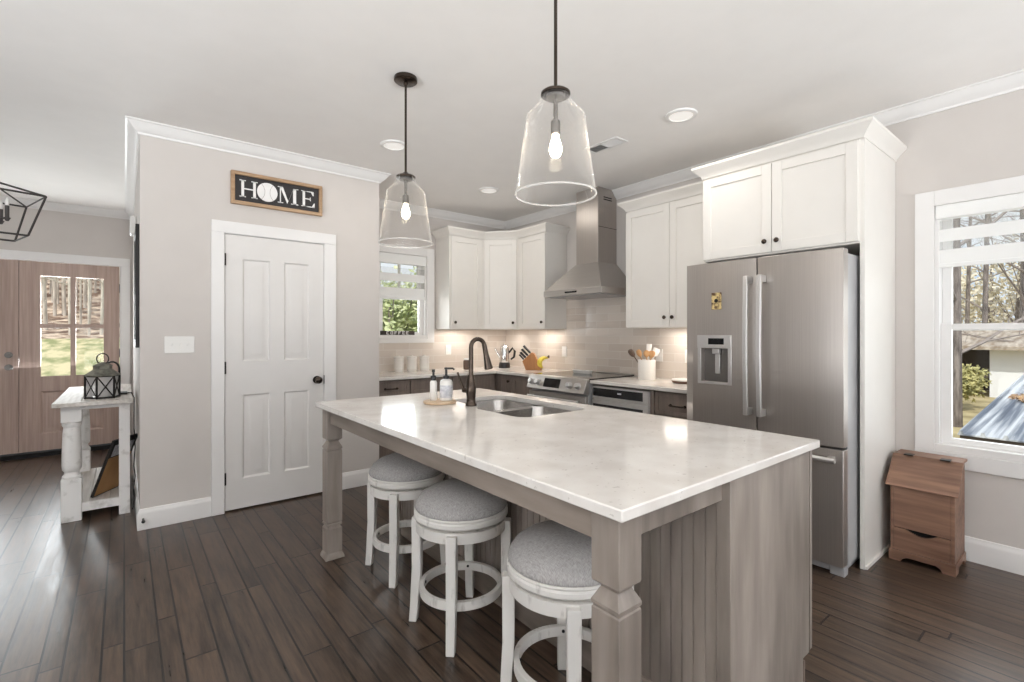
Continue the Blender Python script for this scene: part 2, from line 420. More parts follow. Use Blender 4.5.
class MB:
    def __init__(self):
        self.bm = bmesh.new()

    def v(self, pts):
        return [self.bm.verts.new(p) for p in pts]

    def box(self, x0, x1, y0, y1, z0, z1):
        if x0 > x1: x0, x1 = x1, x0
        if y0 > y1: y0, y1 = y1, y0
        if z0 > z1: z0, z1 = z1, z0
        p = self.v([(x0, y0, z0), (x1, y0, z0), (x1, y1, z0), (x0, y1, z0), (x0, y0, z1), (x1, y0, z1), (x1, y1, z1), (x0, y1, z1)])
        for f in ((0, 3, 2, 1), (4, 5, 6, 7), (0, 1, 5, 4), (1, 2, 6, 5), (2, 3, 7, 6), (3, 0, 4, 7)):
            self.bm.faces.new([p[i] for i in f])
        return self

    def loft(self, rings, close=True, caps=True):
        rs = [self.v(r) for r in rings]
        n = len(rs[0])
        for a, b in zip(rs[:-1], rs[1:]):
            for i in range(n if close else n - 1):
                j = (i + 1) % n
                self.bm.faces.new((a[i], a[j], b[j], b[i]))
        if caps and close:
            self.bm.faces.new(list(reversed(rs[0]))); self.bm.faces.new(rs[-1])
        return self

    def prism(self, poly, axis, a, b):
        """poly = 2D points; axis x: (y,z), y: (x,z), z: (x,y)"""
        def P(p, t):
            return {'x': (t, p[0], p[1]), 'y': (p[0], t, p[1]), 'z': (p[0], p[1], t)}[axis]
        return self.loft([[P(p, a) for p in poly], [P(p, b) for p in poly]])

    def lathe(self, prof, c=(0, 0, 0), n=32, caps=True, closed=False):
        rings = []
        for r, z in prof:
            rings.append([(c[0] + max(r, 1e-5) * cos(2 * pi * i / n), c[1] + max(r, 1e-5) * sin(2 * pi * i / n), c[2] + z) for i in range(n)])
        if closed: rings.append(rings[0])
        if closed:
            rs = [self.v(r) for r in rings[:-1]]; rs.append(rs[0])
            for a, b in zip(rs[:-1], rs[1:]):
                for i in range(n):
                    j = (i + 1) % n
                    self.bm.faces.new((a[i], a[j], b[j], b[i]))
            return self
        return self.loft(rings, True, caps)

    def tube(self, pts, r, n=10, caps=True):
        pts = [Vector(p) for p in pts]
        rad = r if isinstance(r, (list, tuple)) else [r] * len(pts)
        rings = []
        up = None
        for i, p in enumerate(pts):
            t = (pts[min(i + 1, len(pts) - 1)] - pts[max(i - 1, 0)]).normalized()
            if up is None:
                up = Vector((0, 0, 1)) if abs(t.z) < 0.9 else Vector((1, 0, 0))
            s = t.cross(up).normalized(); up = s.cross(t).normalized()
            rings.append([p + (s * cos(2 * pi * k / n) + up * sin(2 * pi * k / n)) * rad[i] for k in range(n)])
        return self.loft(rings, True, caps)

    def bar(self, a, b, w, n=4):
        return self.tube([a, b], w * 0.7071, n)

    def disc(self, c, axis, r, t, n=24):
        rings = []
        for s in (0, t):
            ring = []
            for k in range(n):
                u, w = r * cos(2 * pi * k / n), r * sin(2 * pi * k / n)
                if axis == 'x': ring.append((c[0] + s, c[1] + u, c[2] + w))
                elif axis == 'y': ring.append((c[0] + u, c[1] + s, c[2] + w))
                else: ring.append((c[0] + u, c[1] + w, c[2] + s))
            rings.append(ring)
        return self.loft(rings)

    def sphere(self, c, r, n=14, sq=(1, 1, 1)):
        prof = [(r * sin(pi * k / n), -r * cos(pi * k / n)) for k in range(n + 1)]
        rings = [[(c[0] + sq[0] * max(q, 1e-5) * cos(2 * pi * i / (n + 4)), c[1] + sq[1] * max(q, 1e-5) * sin(2 * pi * i / (n + 4)), c[2] + sq[2] * z) for i in range(n + 4)] for q, z in prof]
        return self.loft(rings)

    def sweep(self, path, prof, closed=False):
        """profile (out, z) swept along an XY path; 'out' points to the right of travel"""
        path = [Vector(p) for p in path]
        n = len(path); rings = []
        for i, p in enumerate(path):
            ds = []
            if i > 0 or closed: ds.append((path[i] - path[i - 1]).normalized())
            if i < n - 1 or closed: ds.append((path[(i + 1) % n] - path[i]).normalized())
            ns_ = [Vector((d.y, -d.x)) for d in ds]
            m = ns_[0] if len(ns_) == 1 else (ns_[0] + ns_[1]) / (1 + ns_[0].dot(ns_[1]))
            rings.append([(p.x + m.x * o, p.y + m.y * o, z) for o, z in prof])
        if closed:
            rs = [self.v(r) for r in rings]
            k = len(prof)
            for i in range(n):
                a, b = rs[i], rs[(i + 1) % n]
                for q in range(k):
                    self.bm.faces.new((a[q], a[(q + 1) % k], b[(q + 1) % k], b[q]))
            return self
        return self.loft(rings)

    def build(self, name, mat, parent=None, bevel=0.0, seg=2, smooth=40, xf=None, local=False):
        bm = self.bm
        if xf is not None: bmesh.ops.transform(bm, matrix=xf, verts=bm.verts)
        if parent is not None and not local:
            off = Vector((0, 0, 0)); q = parent
            while q is not None:
                off += q.location; q = q.parent
            bmesh.ops.translate(bm, vec=-off, verts=bm.verts)
        bmesh.ops.recalc_face_normals(bm, faces=bm.faces)
        me = bpy.data.meshes.new(name)
        bm.to_mesh(me); bm.free()
        me.materials.append(mat)
        if smooth:
            me.polygons.foreach_set('use_smooth', [True] * len(me.polygons))
            me.set_sharp_from_angle(angle=radians(smooth))
        o = bpy.data.objects.new(name, me); COL.objects.link(o)
        if parent is not None: o.parent = parent
        if bevel:
            b = o.modifiers.new('bevel', 'BEVEL'); b.width = bevel; b.segments = seg
            b.limit_method = 'ANGLE'; b.angle_limit = radians(45); b.harden_normals = False
        return o


def tag(o, label, cat, group=None, kind=None):
    o['label'] = label; o['category'] = cat
    if group: o['group'] = group
    if kind: o['kind'] = kind
    return o


def thing(name, label, cat, loc, rz=0.0, group=None):
    o = bpy.data.objects.new(name, None); o.empty_display_size = 0.1; COL.objects.link(o)
    o.location = loc; o.rotation_euler = (0, 0, rz)
    return tag(o, label, cat, group)


def struct_root(name, label, loc):
    o = bpy.data.objects.new(name, None); COL.objects.link(o); o.location = loc
    o['kind'] = 'structure'; o['label'] = label; o['category'] = name.split('_')[0]
    return o


def struct(o, label=None, cat=None):
    o['kind'] = 'structure'
    if label: o['label'] = label
    o['category'] = cat or o.name.split('_')[0]
    return o


def copy_tree(o, parent=None):
    c = o.copy(); COL.objects.link(c)
    if parent is not None: c.parent = parent
    for ch in list(o.children): copy_tree(ch, c)
    return c


def wall_cells(mb, axis, c0, c1, u0, u1, z0, z1, holes):
    us = sorted({u0, u1, *[h[0] for h in holes], *[h[1] for h in holes]})
    zs = sorted({z0, z1, *[h[2] for h in holes], *[h[3] for h in holes]})
    for a, b in zip(us[:-1], us[1:]):
        for c, d in zip(zs[:-1], zs[1:]):
            um, zm = (a + b) / 2, (c + d) / 2
            if any(h[0] < um < h[1] and h[2] < zm < h[3] for h in holes): continue
            if axis == 'x': mb.box(c0, c1, a, b, c, d)
            else: mb.box(a, b, c0, c1, c, d)
    return mb


# ------------------------------------------------------------------ setting
H = 2.745
XW, YB = 3.845, 4.92           # window wall, kitchen back wall
PX0, PX1, PY = 0.083, 1.775, 4.11   # pantry block
YF = 7.25                       # entry wall
XL, YR = -4.5, -4.2

struct(MB().box(XL - 0.2, XW + 0.2, YR - 0.2, YF + 0.2, -0.12, 0.0).build('floor', M['floor'], smooth=0), 'dark brown hand-scraped hardwood plank floor')
struct(MB().box(XL - 0.2, XW + 0.2, YR - 0.2, YF + 0.2, H, H + 0.15).build('ceiling', M['ceiling'], smooth=0), 'smooth off-white ceiling')
W1 = (-0.25, 0.689, 0.655, 2.095)      # right window opening (Y, z)
W2 = (2.115, 2.692, 1.305, 2.20)         # kitchen window opening (X, z)
struct(wall_cells(MB(), 'x', XW, XW + 0.16, YR, YB + 0.16, 0, H, [W1, (-3.5, -1.1, 0.655, 2.2)]).build('wall_right', M['wall'], smooth=0), 'greige wall with the window and range')
struct(wall_cells(MB(), 'y', YB, YB + 0.16, PX1, XW, 0, H, [W2]).build('wall_back', M['wall'], smooth=0), 'greige kitchen wall with small window')
struct(wall_cells(MB(), 'y', PY, PY + 0.12, PX0, PX1, 0, H, [(0.575, 1.293, -1, 2.066)]).build('wall_pantry_front', M['wall'], smooth=0), 'greige pantry wall with white door')
struct(MB().box(PX0, PX0 + 0.12, PY + 0.12, YF, 0, H).build('wall_pantry_left', M['wall'], smooth=0), 'greige wall along the entry hall')
struct(MB().box(PX1 - 0.12, PX1, PY + 0.12, YB + 0.16, 0, H).build('wall_pantry_right', M['wall'], smooth=0), 'greige pantry side wall')
struct(MB().box(PX0 + 0.12, PX1 - 0.12, YB + 0.04, YB + 0.16, 0, H).build('wall_pantry_back', M['wall'], smooth=0), 'wall closing the pantry')
struct(wall_cells(MB(), 'y', YF, YF + 0.16, XL, PX0, 0, H, [(-1.72, -0.03, -1, 2.105)]).build('wall_front', M['wall'], smooth=0), 'greige entry wall with wooden double door')
LW = [(-3.65 + 1.9 * k, -2.15 + 1.9 * k, 0.2, 2.45) for k in range(3)]
struct(wall_cells(MB(), 'x', XL - 0.16, XL, YR, YF, 0, H, LW).build('wall_left', M['wall'], smooth=0), 'great room wall left of the camera')
RW = [(-3.45 + 2.5 * k, -1.75 + 2.5 * k, 0.4, 2.5) for k in range(3)]
struct(wall_cells(MB(), 'y', YR - 0.16, YR, XL, XW, 0, H, RW).build('wall_rear', M['wall'], smooth=0), 'great room wall behind the camera')

CROWN = [(0.0, H - 0.082), (0.010, H - 0.082), (0.014, H - 0.070), (0.030, H - 0.060), (0.046, H - 0.040), (0.060, H - 0.022), (0.066, H - 0.014), (0.078, H - 0.010), (0.078, H - 0.001), (0.0, H - 0.001)]
path = [(XL, YF), (PX0, YF), (PX0, PY), (PX1, PY), (PX1, YB), (XW, YB), (XW, YR), (XL, YR)]
struct(MB().sweep(path, CROWN, closed=True).build('trim_1', M['trim'], smooth=25), 'white crown moulding under the ceiling')
BASE = [(0.0, 0.001), (0.016, 0.001), (0.016, 0.105), (0.013, 0.118), (0.009, 0.124), (0.006, 0.137), (0.0, 0.14)]
struct(MB().sweep([(PX0, YF), (PX0, PY), (0.494, PY)], BASE).build('baseboard_pantry_left', M['trim'], smooth=25), 'white baseboard left of the pantry door')
struct(MB().sweep([(1.386, PY), (PX1, PY), (PX1, 4.30)], BASE).build('baseboard_pantry_right', M['trim'], smooth=25), 'white baseboard right of the pantry door')
struct(MB().sweep([(XW, 0.867), (XW, YR), (XL, YR)], BASE).build('baseboard_right', M['trim'], smooth=25), 'white baseboard under the window')
struct(MB().sweep([(XL, YF), (-1.82, YF)], BASE).build('baseboard_front', M['trim'], smooth=25), 'white baseboard of the entry wall')
# tile behind the counters
bs = MB()
bs.box(PX1, XW - 0.008, YB - 0.008, YB, 0.914, 1.226).box(2.785, XW - 0.008, YB - 0.008, YB, 1.226, 1.372)
bs.box(XW - 0.008, XW, 1.83, YB, 0.914, 1.372).box(XW - 0.008, XW, 2.757, 3.820, 1.372, 1.75)
struct(bs.build('trim_2', M['tile'], smooth=0), 'taupe glossy subway tile backsplash')


# ------------------------------------------------------------------ windows
def window_build(root, axis, c, u0, u1, z0, z1, muntin=False, apron=0.09, out=1):
    """c: interior wall face; depth goes outward (+)"""
    def B(mb, a, b, d0, d1, e, f):
        return mb.box(c + d0, c + d1, a, b, e, f) if axis == 'x' else mb.box(a, b, c + d0, c + d1, e, f)
    w = 0.092
    m = MB()
    B(m, u0 - w, u0, -0.018, 0, z0 - 0.04, z1 + w); B(m, u1, u1 + w, -0.018, 0, z0 - 0.04, z1 + w)
    B(m, u0, u1, -0.018, 0, z1, z1 + w)
    m.build('casing', M['trim'], root, 0.003)
    m = MB(); B(m, u0 - w, u1 + w, -0.018, 0, z0 - 0.04 - apron, z0 - 0.04)
    m.build('apron', M['trim'], root, 0.003)
    m = MB(); B(m, u0, u1, -0.012, 0.10, z0 - 0.04, z0 + 0.003)
    m.build('window_sill', M['trim'], root, 0.004)
    m = MB()   # jambs
    B(m, u0, u0 + 0.02, 0.0, 0.15, z0, z1); B(m, u1 - 0.02, u1, 0.0, 0.15, z0, z1); B(m, u0 + 0.02, u1 - 0.02, 0.0, 0.15, z1 - 0.02, z1)
    B(m, u0 + 0.02, u1 - 0.02, 0.10, 0.15, z0, z0 + 0.015)
    m.build('window_frame', M['trim'], root, 0.002)
    zm = (z0 + z1) / 2 - 0.015
    a, b = u0 + 0.02, u1 - 0.02
    for nm, e, f, d, s in (('lower_sash', z0 + 0.0035, zm + 0.022, 0.045, 0.05), ('upper_sash', zm - 0.018, z1 - 0.02, 0.085, 0.045)):
        m = MB()
        B(m, a, a + s, d, d + 0.035, e, f); B(m, b - s, b, d, d + 0.035, e, f)
        B(m, a + s, b - s, d, d + 0.035, e, e + 0.034); B(m, a + s, b - s, d, d + 0.035, f - 0.034, f)
        if muntin and nm == 'upper_sash':
            B(m, (a + b) / 2 - 0.011, (a + b) / 2 + 0.011, d, d + 0.035, e, f)
        sash = m.build(nm, M['trim'], root, 0.002)
        m = MB(); B(m, a + s - 0.004, b - s + 0.004, d + 0.014, d + 0.019, e + 0.03, f - 0.03)
        m.build('pane', M['glass'], sash, smooth=0)


w1 = struct_root('window_1', 'white double-hung window on the right wall', (XW, 0.22, 0.655))
window_build(w1, 'x', XW, *W1)
w2 = struct_root('window_2', 'small white kitchen window', (2.35, YB, 1.30))
window_build(w2, 'y', YB, *W2, muntin=True, apron=0.045)


def zebra_shade(name, label, axis, c, u0, u1, ztop, zs):
    loc = (c, (u0 + u1) / 2, ztop) if axis == 'x' else ((u0 + u1) / 2, c, ztop)
    r = thing(name, label, 'window shade', loc, group='striped roller shades')

    def B(mb, a, b, d0, d1, e, f):
        return mb.box(c + d0, c + d1, a, b, e, f) if axis == 'x' else mb.box(a, b, c + d0, c + d1, e, f)
    m = MB(); B(m, u0, u1, 0.000, 0.062, zs[0], ztop); m.build('cassette', M['fabric'], r, 0.006)
    m = MB()
    for e, f in ((zs[2], zs[1]), (zs[4], zs[3])): B(m, u0 + 0.006, u1 - 0.006, 0.026, 0.028, e, f)
    m.build('sheer_band', M['sheer'], r, smooth=0)
    m = MB()
    for e, f in ((zs[3], zs[2]), (zs[5], zs[4])): B(m, u0 + 0.006, u1 - 0.006, 0.025, 0.029, e, f)
    m.build('solid_band', M['fabric'], r, smooth=0)
    m = MB(); B(m, u0 + 0.004, u1 - 0.004, 0.016, 0.034, zs[6], zs[5]); m.build('bottom_rail', M['fabric'], r, 0.004)


zebra_shade('roller_shade', 'white striped roller shade half lowered on the large right-hand window', 'x', XW - 0.012, W1[0] + 0.004, W1[1] - 0.004, 2.095, (2.012, 2.003, 1.951, 1.877, 1.828, 1.745, 1.72))
zebra_shade('roller_shade', 'white striped roller shade half lowered on the small kitchen window', 'y', YB - 0.012, W2[0] + 0.004, W2[1] - 0.004, 2.195, (2.09, 2.05, 1.985, 1.90, 1.83, 1.74, 1.70))

# great-room window frames (behind / beside the camera)
k = 3
for q, (a, b, c, d) in enumerate(RW):
    r = struct_root('window_%d' % k, 'great room window', ((a + b) / 2, YR, c)); k += 1
    m = MB(); m.box(a, a + 0.05, YR - 0.1, YR + 0.02, c, d).box(b - 0.05, b, YR - 0.1, YR + 0.02, c, d).box(a, b, YR - 0.1, YR + 0.02, c, c + 0.05).box(a, b, YR - 0.1, YR + 0.02, d - 0.05, d).box((a + b) / 2 - 0.025, (a + b) / 2 + 0.025, YR - 0.08, YR, c, d)
    m.build('window_frame', M['trim'], r)
for q, (a, b, c, d) in enumerate(LW):
    r = struct_root('window_%d' % k, 'great room window', (XL, (a + b) / 2, c)); k += 1
    m = MB(); m.box(XL - 0.1, XL + 0.02, a, a + 0.05, c, d).box(XL - 0.1, XL + 0.02, b - 0.05, b, c, d).box(XL - 0.1, XL + 0.02, a, b, c, c + 0.05).box(XL - 0.1, XL + 0.02, a, b, d - 0.05, d).box(XL - 0.08, XL, (a + b) / 2 - 0.025, (a + b) / 2 + 0.025, c, d)
    m.build('window_frame', M['trim'], r)

# ------------------------------------------------------------------ pantry door
d1 = struct_root('door_1', 'white four-panel pantry door', (0.93, PY, 0))
m = MB()
m.box(0.492, 0.575, PY - 0.02, PY, 0.0, 2.066).box(1.293, 1.388, PY - 0.02, PY, 0.0, 2.066).box(0.492, 1.388, PY - 0.02, PY, 2.066, 2.152)
m.box(0.568, 0.578, PY - 0.012, PY + 0.1, 0.0, 2.066).box(1.290, 1.300, PY - 0.012, PY + 0.1, 0.0, 2.066).box(0.575, 1.293, PY - 0.012, PY + 0.1, 2.062, 2.072)
m.build('casing', M['trim'], d1, 0.003)


def panel_door(mb, x0, x1, z0, z1, y0, y1, panels, rec=0.012):
    """slab facing -Y at y0, with raised panels; panels = (x0,x1,z0,z1)"""
    xs = sorted({x0, x1, *[p[0] for p in panels], *[p[1] for p in panels]})
    zs = sorted({z0, z1, *[p[2] for p in panels], *[p[3] for p in panels]})
    for a, b in zip(xs[:-1], xs[1:]):
        for c, d in zip(zs[:-1], zs[1:]):
            xm, zm = (a + b) / 2, (c + d) / 2
            hit = any(p[0] < xm < p[1] and p[2] < zm < p[3] for p in panels)
            if not hit:
                mb.box(a, b, y0, y1, c, d)
    for a, b, c, d in panels:
        # sunk moulding then raised field
        def ring(i, y): return [(a + i, y, c + i), (b - i, y, c + i), (b - i, y, d - i), (a + i, y, d - i)]
        mb.loft([ring(0, y1 - 0.004), ring(0, y0), ring(0.012, y0 + rec), ring(0.026, y0 + rec), ring(0.05, y0 + 0.003), ring(0.06, y0 + 0.002)])


m = MB()
pn = [(0.695, 0.885, 1.115, 1.885), (0.985, 1.175, 1.115, 1.885), (0.695, 0.885, 0.235, 0.865), (0.985, 1.175, 0.235, 0.865)]
panel_door(m, 0.581, 1.288, 0.014, 2.059, PY - 0.004, PY + 0.031, pn)
slab = m.build('door_slab', M['door'], d1, smooth=30)
for z in (1.87, 1.07, 0.25):
    MB().tube([(0.578, PY - 0.010, z - 0.045), (0.578, PY - 0.010, z + 0.045)], 0.009, 10).build('hinge', M['blackmetal'], d1)
m = MB(); m.disc((1.235, PY - 0.012, 0.945), 'y', 0.032, 0.010); m.disc((1.235, PY - 0.045, 0.945), 'y', 0.012, 0.035); m.sphere((1.235, PY - 0.055, 0.945), 0.030, sq=(1, 0.75, 1))
m.build('door_knob', M['bronze'], d1)
MB().box(1.289, 1.297, PY - 0.016, PY - 0.008, 0.91, 0.98).build('strike_plate', M['blackmetal'], d1)

# ------------------------------------------------------------------ entry door
d2 = struct_root('door_2', 'brown wooden double entry door with glass lights', (-0.87, YF, 0))
m = MB()
m.box(-0.03, 0.055, YF - 0.02, YF, 0, 2.105).box(-1.805, -1.72, YF - 0.02, YF, 0, 2.105).box(-1.805, 0.055, YF - 0.02, YF, 2.105, 2.20)
m.box(-0.04, -0.03, YF, YF + 0.12, 0, 2.105).box(-1.72, -1.71, YF, YF + 0.12, 0, 2.105)
m.build('casing', M['trim'], d2, 0.003)
MB().box(-1.72, -0.03, YF - 0.02, YF + 0.14, 0.0, 0.045).build('threshold', M['dark'], d2)
for xl, xr, hx in ((-0.868, -0.045, 1), (-1.705, -0.872, -1)):
    g0, g1 = (xl + 0.163, xr - 0.138) if hx == 1 else (xl + 0.138, xr - 0.163)
    lights = [(g0, g1, 0.86, 1.95)]
    p0, p1 = g0 + 0.0, g1 - 0.0
    m = MB()
    xs = [xl, g0, g1, xr]
    y0, y1 = YF + 0.012, YF + 0.056
    m.box(xl, g0, y0, y1, 0.06, 2.10).box(g1, xr, y0, y1, 0.06, 2.10)
    m.box(g0, g1, y0, y1, 1.95, 2.10).box(g0, g1, y0, y1, 0.70, 0.86).box(g0, g1, y0, y1, 0.06, 0.235)
    a, b, c, d = g0, g1, 0.235, 0.70
    def rg(i, y): return [(a + i, y, c + i), (b - i, y, c + i), (b - i, y, d - i), (a + i, y, d - i)]
    m.loft([rg(0, y1), rg(0, y0), rg(0.018, y0 + 0.014), rg(0.04, y0 + 0.014), rg(0.085, y0 + 0.003), rg(0.1, y0 + 0.003)])
    leaf = m.build('door_leaf', M['doorwood'], d2, smooth=30)
    gm = (g0 + g1) / 2
    m = MB(); m.box(gm - 0.022, gm + 0.022, y0 + 0.004, y1 - 0.004, 0.86, 1.95).box(g0, gm - 0.022, y0 + 0.004, y1 - 0.004, 1.385, 1.43).box(gm + 0.022, g1, y0 + 0.004, y1 - 0.004, 1.385, 1.43)
    m.build('muntin', M['doorwood'], leaf)
    for ga, gb in ((g0, gm - 0.022), (gm + 0.022, g1)):
        for za, zb in ((0.86, 1.385), (1.43, 1.95)):
            MB().box(ga - 0.003, gb + 0.003, y0 + 0.02, y0 + 0.025, za - 0.003, zb + 0.003).build('pane', M['glass'], leaf, smooth=0)
for z in (1.10, 0.97):
    m = MB(); m.disc((-0.945, YF - 0.002, z), 'y', 0.032, 0.014); m.disc((-0.945, YF - 0.03, z), 'y', 0.022, 0.03)
    m.build('deadbolt' if z > 1 else 'door_knob', M['nickel'], d2)
MB().box(-0.885, -0.855, YF + 0.057, YF + 0.068, 0.05, 2.10).build('astragal', M['doorwood'], d2)
for z in (1.85, 1.10, 0.35):
    MB().box(-0.046, -0.036, YF + 0.002, YF + 0.014, z - 0.05, z + 0.05).build('hinge', M['blackmetal'], d2)


# ------------------------------------------------------------------ cabinet helpers
def shaker(mb, axis, face, u0, u1, z0, z1, t=0.02, fr=0.058, rec=0.009, sgn=-1):
    """door whose outside lies at 'face' and looks along sgn*axis"""
    def B(a, b, d0, d1, e, f):
        d0, d1 = face - sgn * d0, face - sgn * d1
        return mb.box(d0, d1, a, b, e, f) if axis == 'x' else mb.box(a, b, d0, d1, e, f)
    B(u0, u0 + fr, 0, t, z0, z1); B(u1 - fr, u1, 0, t, z0, z1)
    B(u0 + fr, u1 - fr, 0, t, z0, z0 + fr); B(u0 + fr, u1 - fr, 0, t, z1 - fr, z1)
    B(u0 + fr, u1 - fr, rec, t, z0 + fr, z1 - fr)
    return mb


def knob(parent, axis, face, u, z, sgn=-1, mat=None):
    m = MB()
    if axis == 'x':
        m.disc((face, u, z), 'x', 0.006, sgn * 0.016, 12); m.sphere((face + sgn * 0.022, u, z), 0.016, 12, (0.6, 1, 1))
    else:
        m.disc((u, face, z), 'y', 0.006, sgn * 0.016, 12); m.sphere((u, face + sgn * 0.022, z), 0.016, 12, (1, 0.6, 1))
    return m.build('knob', M['bronze'], parent)


def pull(parent, axis, face, u, z, half=0.06, sgn=-1):
    m = MB()
    def P(d, a): return (face + sgn * d, u + a, z) if axis == 'x' else (u + a, face + sgn * d, z)
    m.tube([P(0, -half), P(0.022, -half), P(0.03, -half * 0.8), P(0.032, 0), P(0.03, half * 0.8), P(0.022, half), P(0, half)], 0.006, 8)
    m.disc(P(0, -half), axis, 0.011, sgn * 0.004, 12); m.disc(P(0, half), axis, 0.011, sgn * 0.004, 12)
    return m.build('pull', M['bronze'], parent)


XC, YC = XW - 0.002, YB - 0.002
CABCROWN = [(0.0, 2.418), (0.006, 2.418), (0.010, 2.432), (0.022, 2.448), (0.040, 2.466), (0.052, 2.478), (0.058, 2.484), (0.058, 2.500), (0.0, 2.500)]
ZB, ZT = 1.374, 2.44
UF = XW - 0.33       # front plane of the range-wall uppers
VF = YB - 0.33       # front plane of the back-wall uppers

# left upper cabinet on the back wall
t = thing('wall_cabinet', 'white upper cabinet right beside the small kitchen window', 'cabinet', (3.03, YC, ZB), group='white upper cabinets')
MB().box(2.806, 3.232, VF + 0.021, YC, ZB, ZT).build('body', M['cab'], t, 0.002)
d = shaker(MB(), 'y', VF, 2.822, 3.228, ZB + 0.004, 2.405).build('door', M['cab'], t, 0.002)
knob(d, 'y', VF, 2.862, ZB + 0.075)
MB().sweep([(2.806, YC), (2.806, VF + 0.012), (3.232, VF + 0.012)][::-1][::-1], [(o, z) for o, z in CABCROWN]).build('cabinet_crown', M['cab'], t, smooth=25) if False else None
MB().sweep([(3.240, VF + 0.012), (2.806, VF + 0.012), (2.806, YC)][::-1], [(o, z) for o, z in CABCROWN]).build('cabinet_crown', M['cab'], t, smooth=25)

# diagonal corner cabinet
A0, A1 = Vector((3.262, VF)), Vector((UF, 4.294))
t = thing('corner_cabinet', 'white angled upper cabinet filling the kitchen corner', 'cabinet', (3.6, 4.65, ZB), group='white upper cabinets')
dv = (A1 - A0); Ld = dv.length; ang = math.atan2(dv.y, dv.x)
nrm = Vector((-dv.y, dv.x)).normalized()
b0, b1 = A0 + nrm * 0.021, A1 + nrm * 0.021
MB().prism([(3.234, VF + 0.022), (b0.x, b0.y), (b1.x, b1.y), (UF + 0.022, 4.272), (XC, 4.272), (XC, YC), (3.234, YC)], 'z', ZB, ZT).build('body', M['cab'], t, 0.002)
X = Matrix.Translation((A0.x, A0.y, 0)) @ Matrix.Rotation(ang, 4, 'Z')
d = shaker(MB(), 'y', 0, 0.006, Ld - 0.006, ZB + 0.004, 2.405).build('door', M['cab'], t, 0.002, xf=X)
kp = A0 + dv.normalized() * (Ld - 0.045) - nrm * 0.0
m = MB(); m.disc((Ld - 0.045, 0, ZB + 0.075), 'y', 0.006, -0.016, 12); m.sphere((Ld - 0.045, -0.022, ZB + 0.075), 0.016, 12, (1, 0.6, 1))
m.build('knob', M['bronze'], d, xf=X)
MB().sweep([(3.234, VF + 0.012), (b0.x, b0.y - 0.009), (b1.x - 0.009, b1.y), (UF + 0.012, 4.272)], CABCROWN).build('cabinet_crown', M['cab'], t, smooth=25)

# upper cabinet left of the hood
t = thing('wall_cabinet', 'white single-door upper cabinet left of the range hood', 'cabinet', (XC, 4.05, ZB), group='white upper cabinets')
MB().box(UF + 0.021, XC, 3.824, 4.270, ZB, ZT).build('body', M['cab'], t, 0.002)
d = shaker(MB(), 'x', UF, 3.826, 4.266, ZB + 0.004, 2.405).build('door', M['cab'], t, 0.002)
knob(d, 'x', UF, 3.862, ZB + 0.075)
MB().sweep([(UF + 0.012, 4.270), (UF + 0.012, 3.824), (XC, 3.824)], CABCROWN).build('cabinet_crown', M['cab'], t, smooth=25)

# upper cabinet right of the hood
t = thing('wall_cabinet', 'white double-door upper cabinet between range hood and refrigerator', 'cabinet', (XC, 2.31, ZB), group='white upper cabinets')
MB().box(UF + 0.021, XC, 1.842, 2.754, ZB, ZT).build('body', M['cab'], t, 0.002)
d = shaker(MB(), 'x', UF, 2.311, 2.752, ZB + 0.004, 2.405).build('door', M['cab'], t, 0.002); knob(d, 'x', UF, 2.346, ZB + 0.085)
d = shaker(MB(), 'x', UF, 1.865, 2.307, ZB + 0.004, 2.405).build('door', M['cab'], t, 0.002); knob(d, 'x', UF, 2.272, ZB + 0.085)
MB().sweep([(XC, 2.754), (UF + 0.012, 2.754), (UF + 0.012, 1.842)], CABCROWN).build('cabinet_crown', M['cab'], t, smooth=25)

# refrigerator surround
FX = 3.205
t = thing('refrigerator_cabinet', 'deep white double-door cabinet with tall side panel framing the refrigerator', 'cabinet', (XC, 1.36, 0), group='white upper cabinets')
MB().box(FX + 0.021, XC, 0.901, 1.838, 1.832, ZT).build('body', M['cab'], t, 0.002)
MB().box(FX + 0.036, XC, 0.880, 0.900, 0.0, ZT).box(FX + 0.026, FX + 0.036, 0.878, 0.902, 0, ZT).box(FX + 0.034, XC - 0.017, 0.868, 0.880, 0.0, 0.02).build('side_panel', M['cab'], t, 0.002)
MB().box(FX + 0.04, XC, 1.820, 1.838, 0.0, 1.83).build('far_panel', M['cab'], t)
d = shaker(MB(), 'x', FX, 1.369, 1.834, 1.842, 2.405).build('door', M['cab'], t, 0.002); knob(d, 'x', FX, 1.404, 1.91)
d = shaker(MB(), 'x', FX, 0.905, 1.365, 1.842, 2.405).build('door', M['cab'], t, 0.002); knob(d, 'x', FX, 1.330, 1.91)
MB().sweep([(UF - 0.06, 1.838), (FX + 0.012, 1.838), (FX + 0.012, 0.880), (XC, 0.880)], CABCROWN).build('cabinet_crown', M['cab'], t, smooth=25)

# ------------------------------------------------------------------ base cabinets
BF, CF = 3.235, 3.198        # front of the bases / counter edge on the range wall
YBF, YCF = 4.31, 4.273       # the same on the back wall
ZC0, ZC = 0.884, 0.914


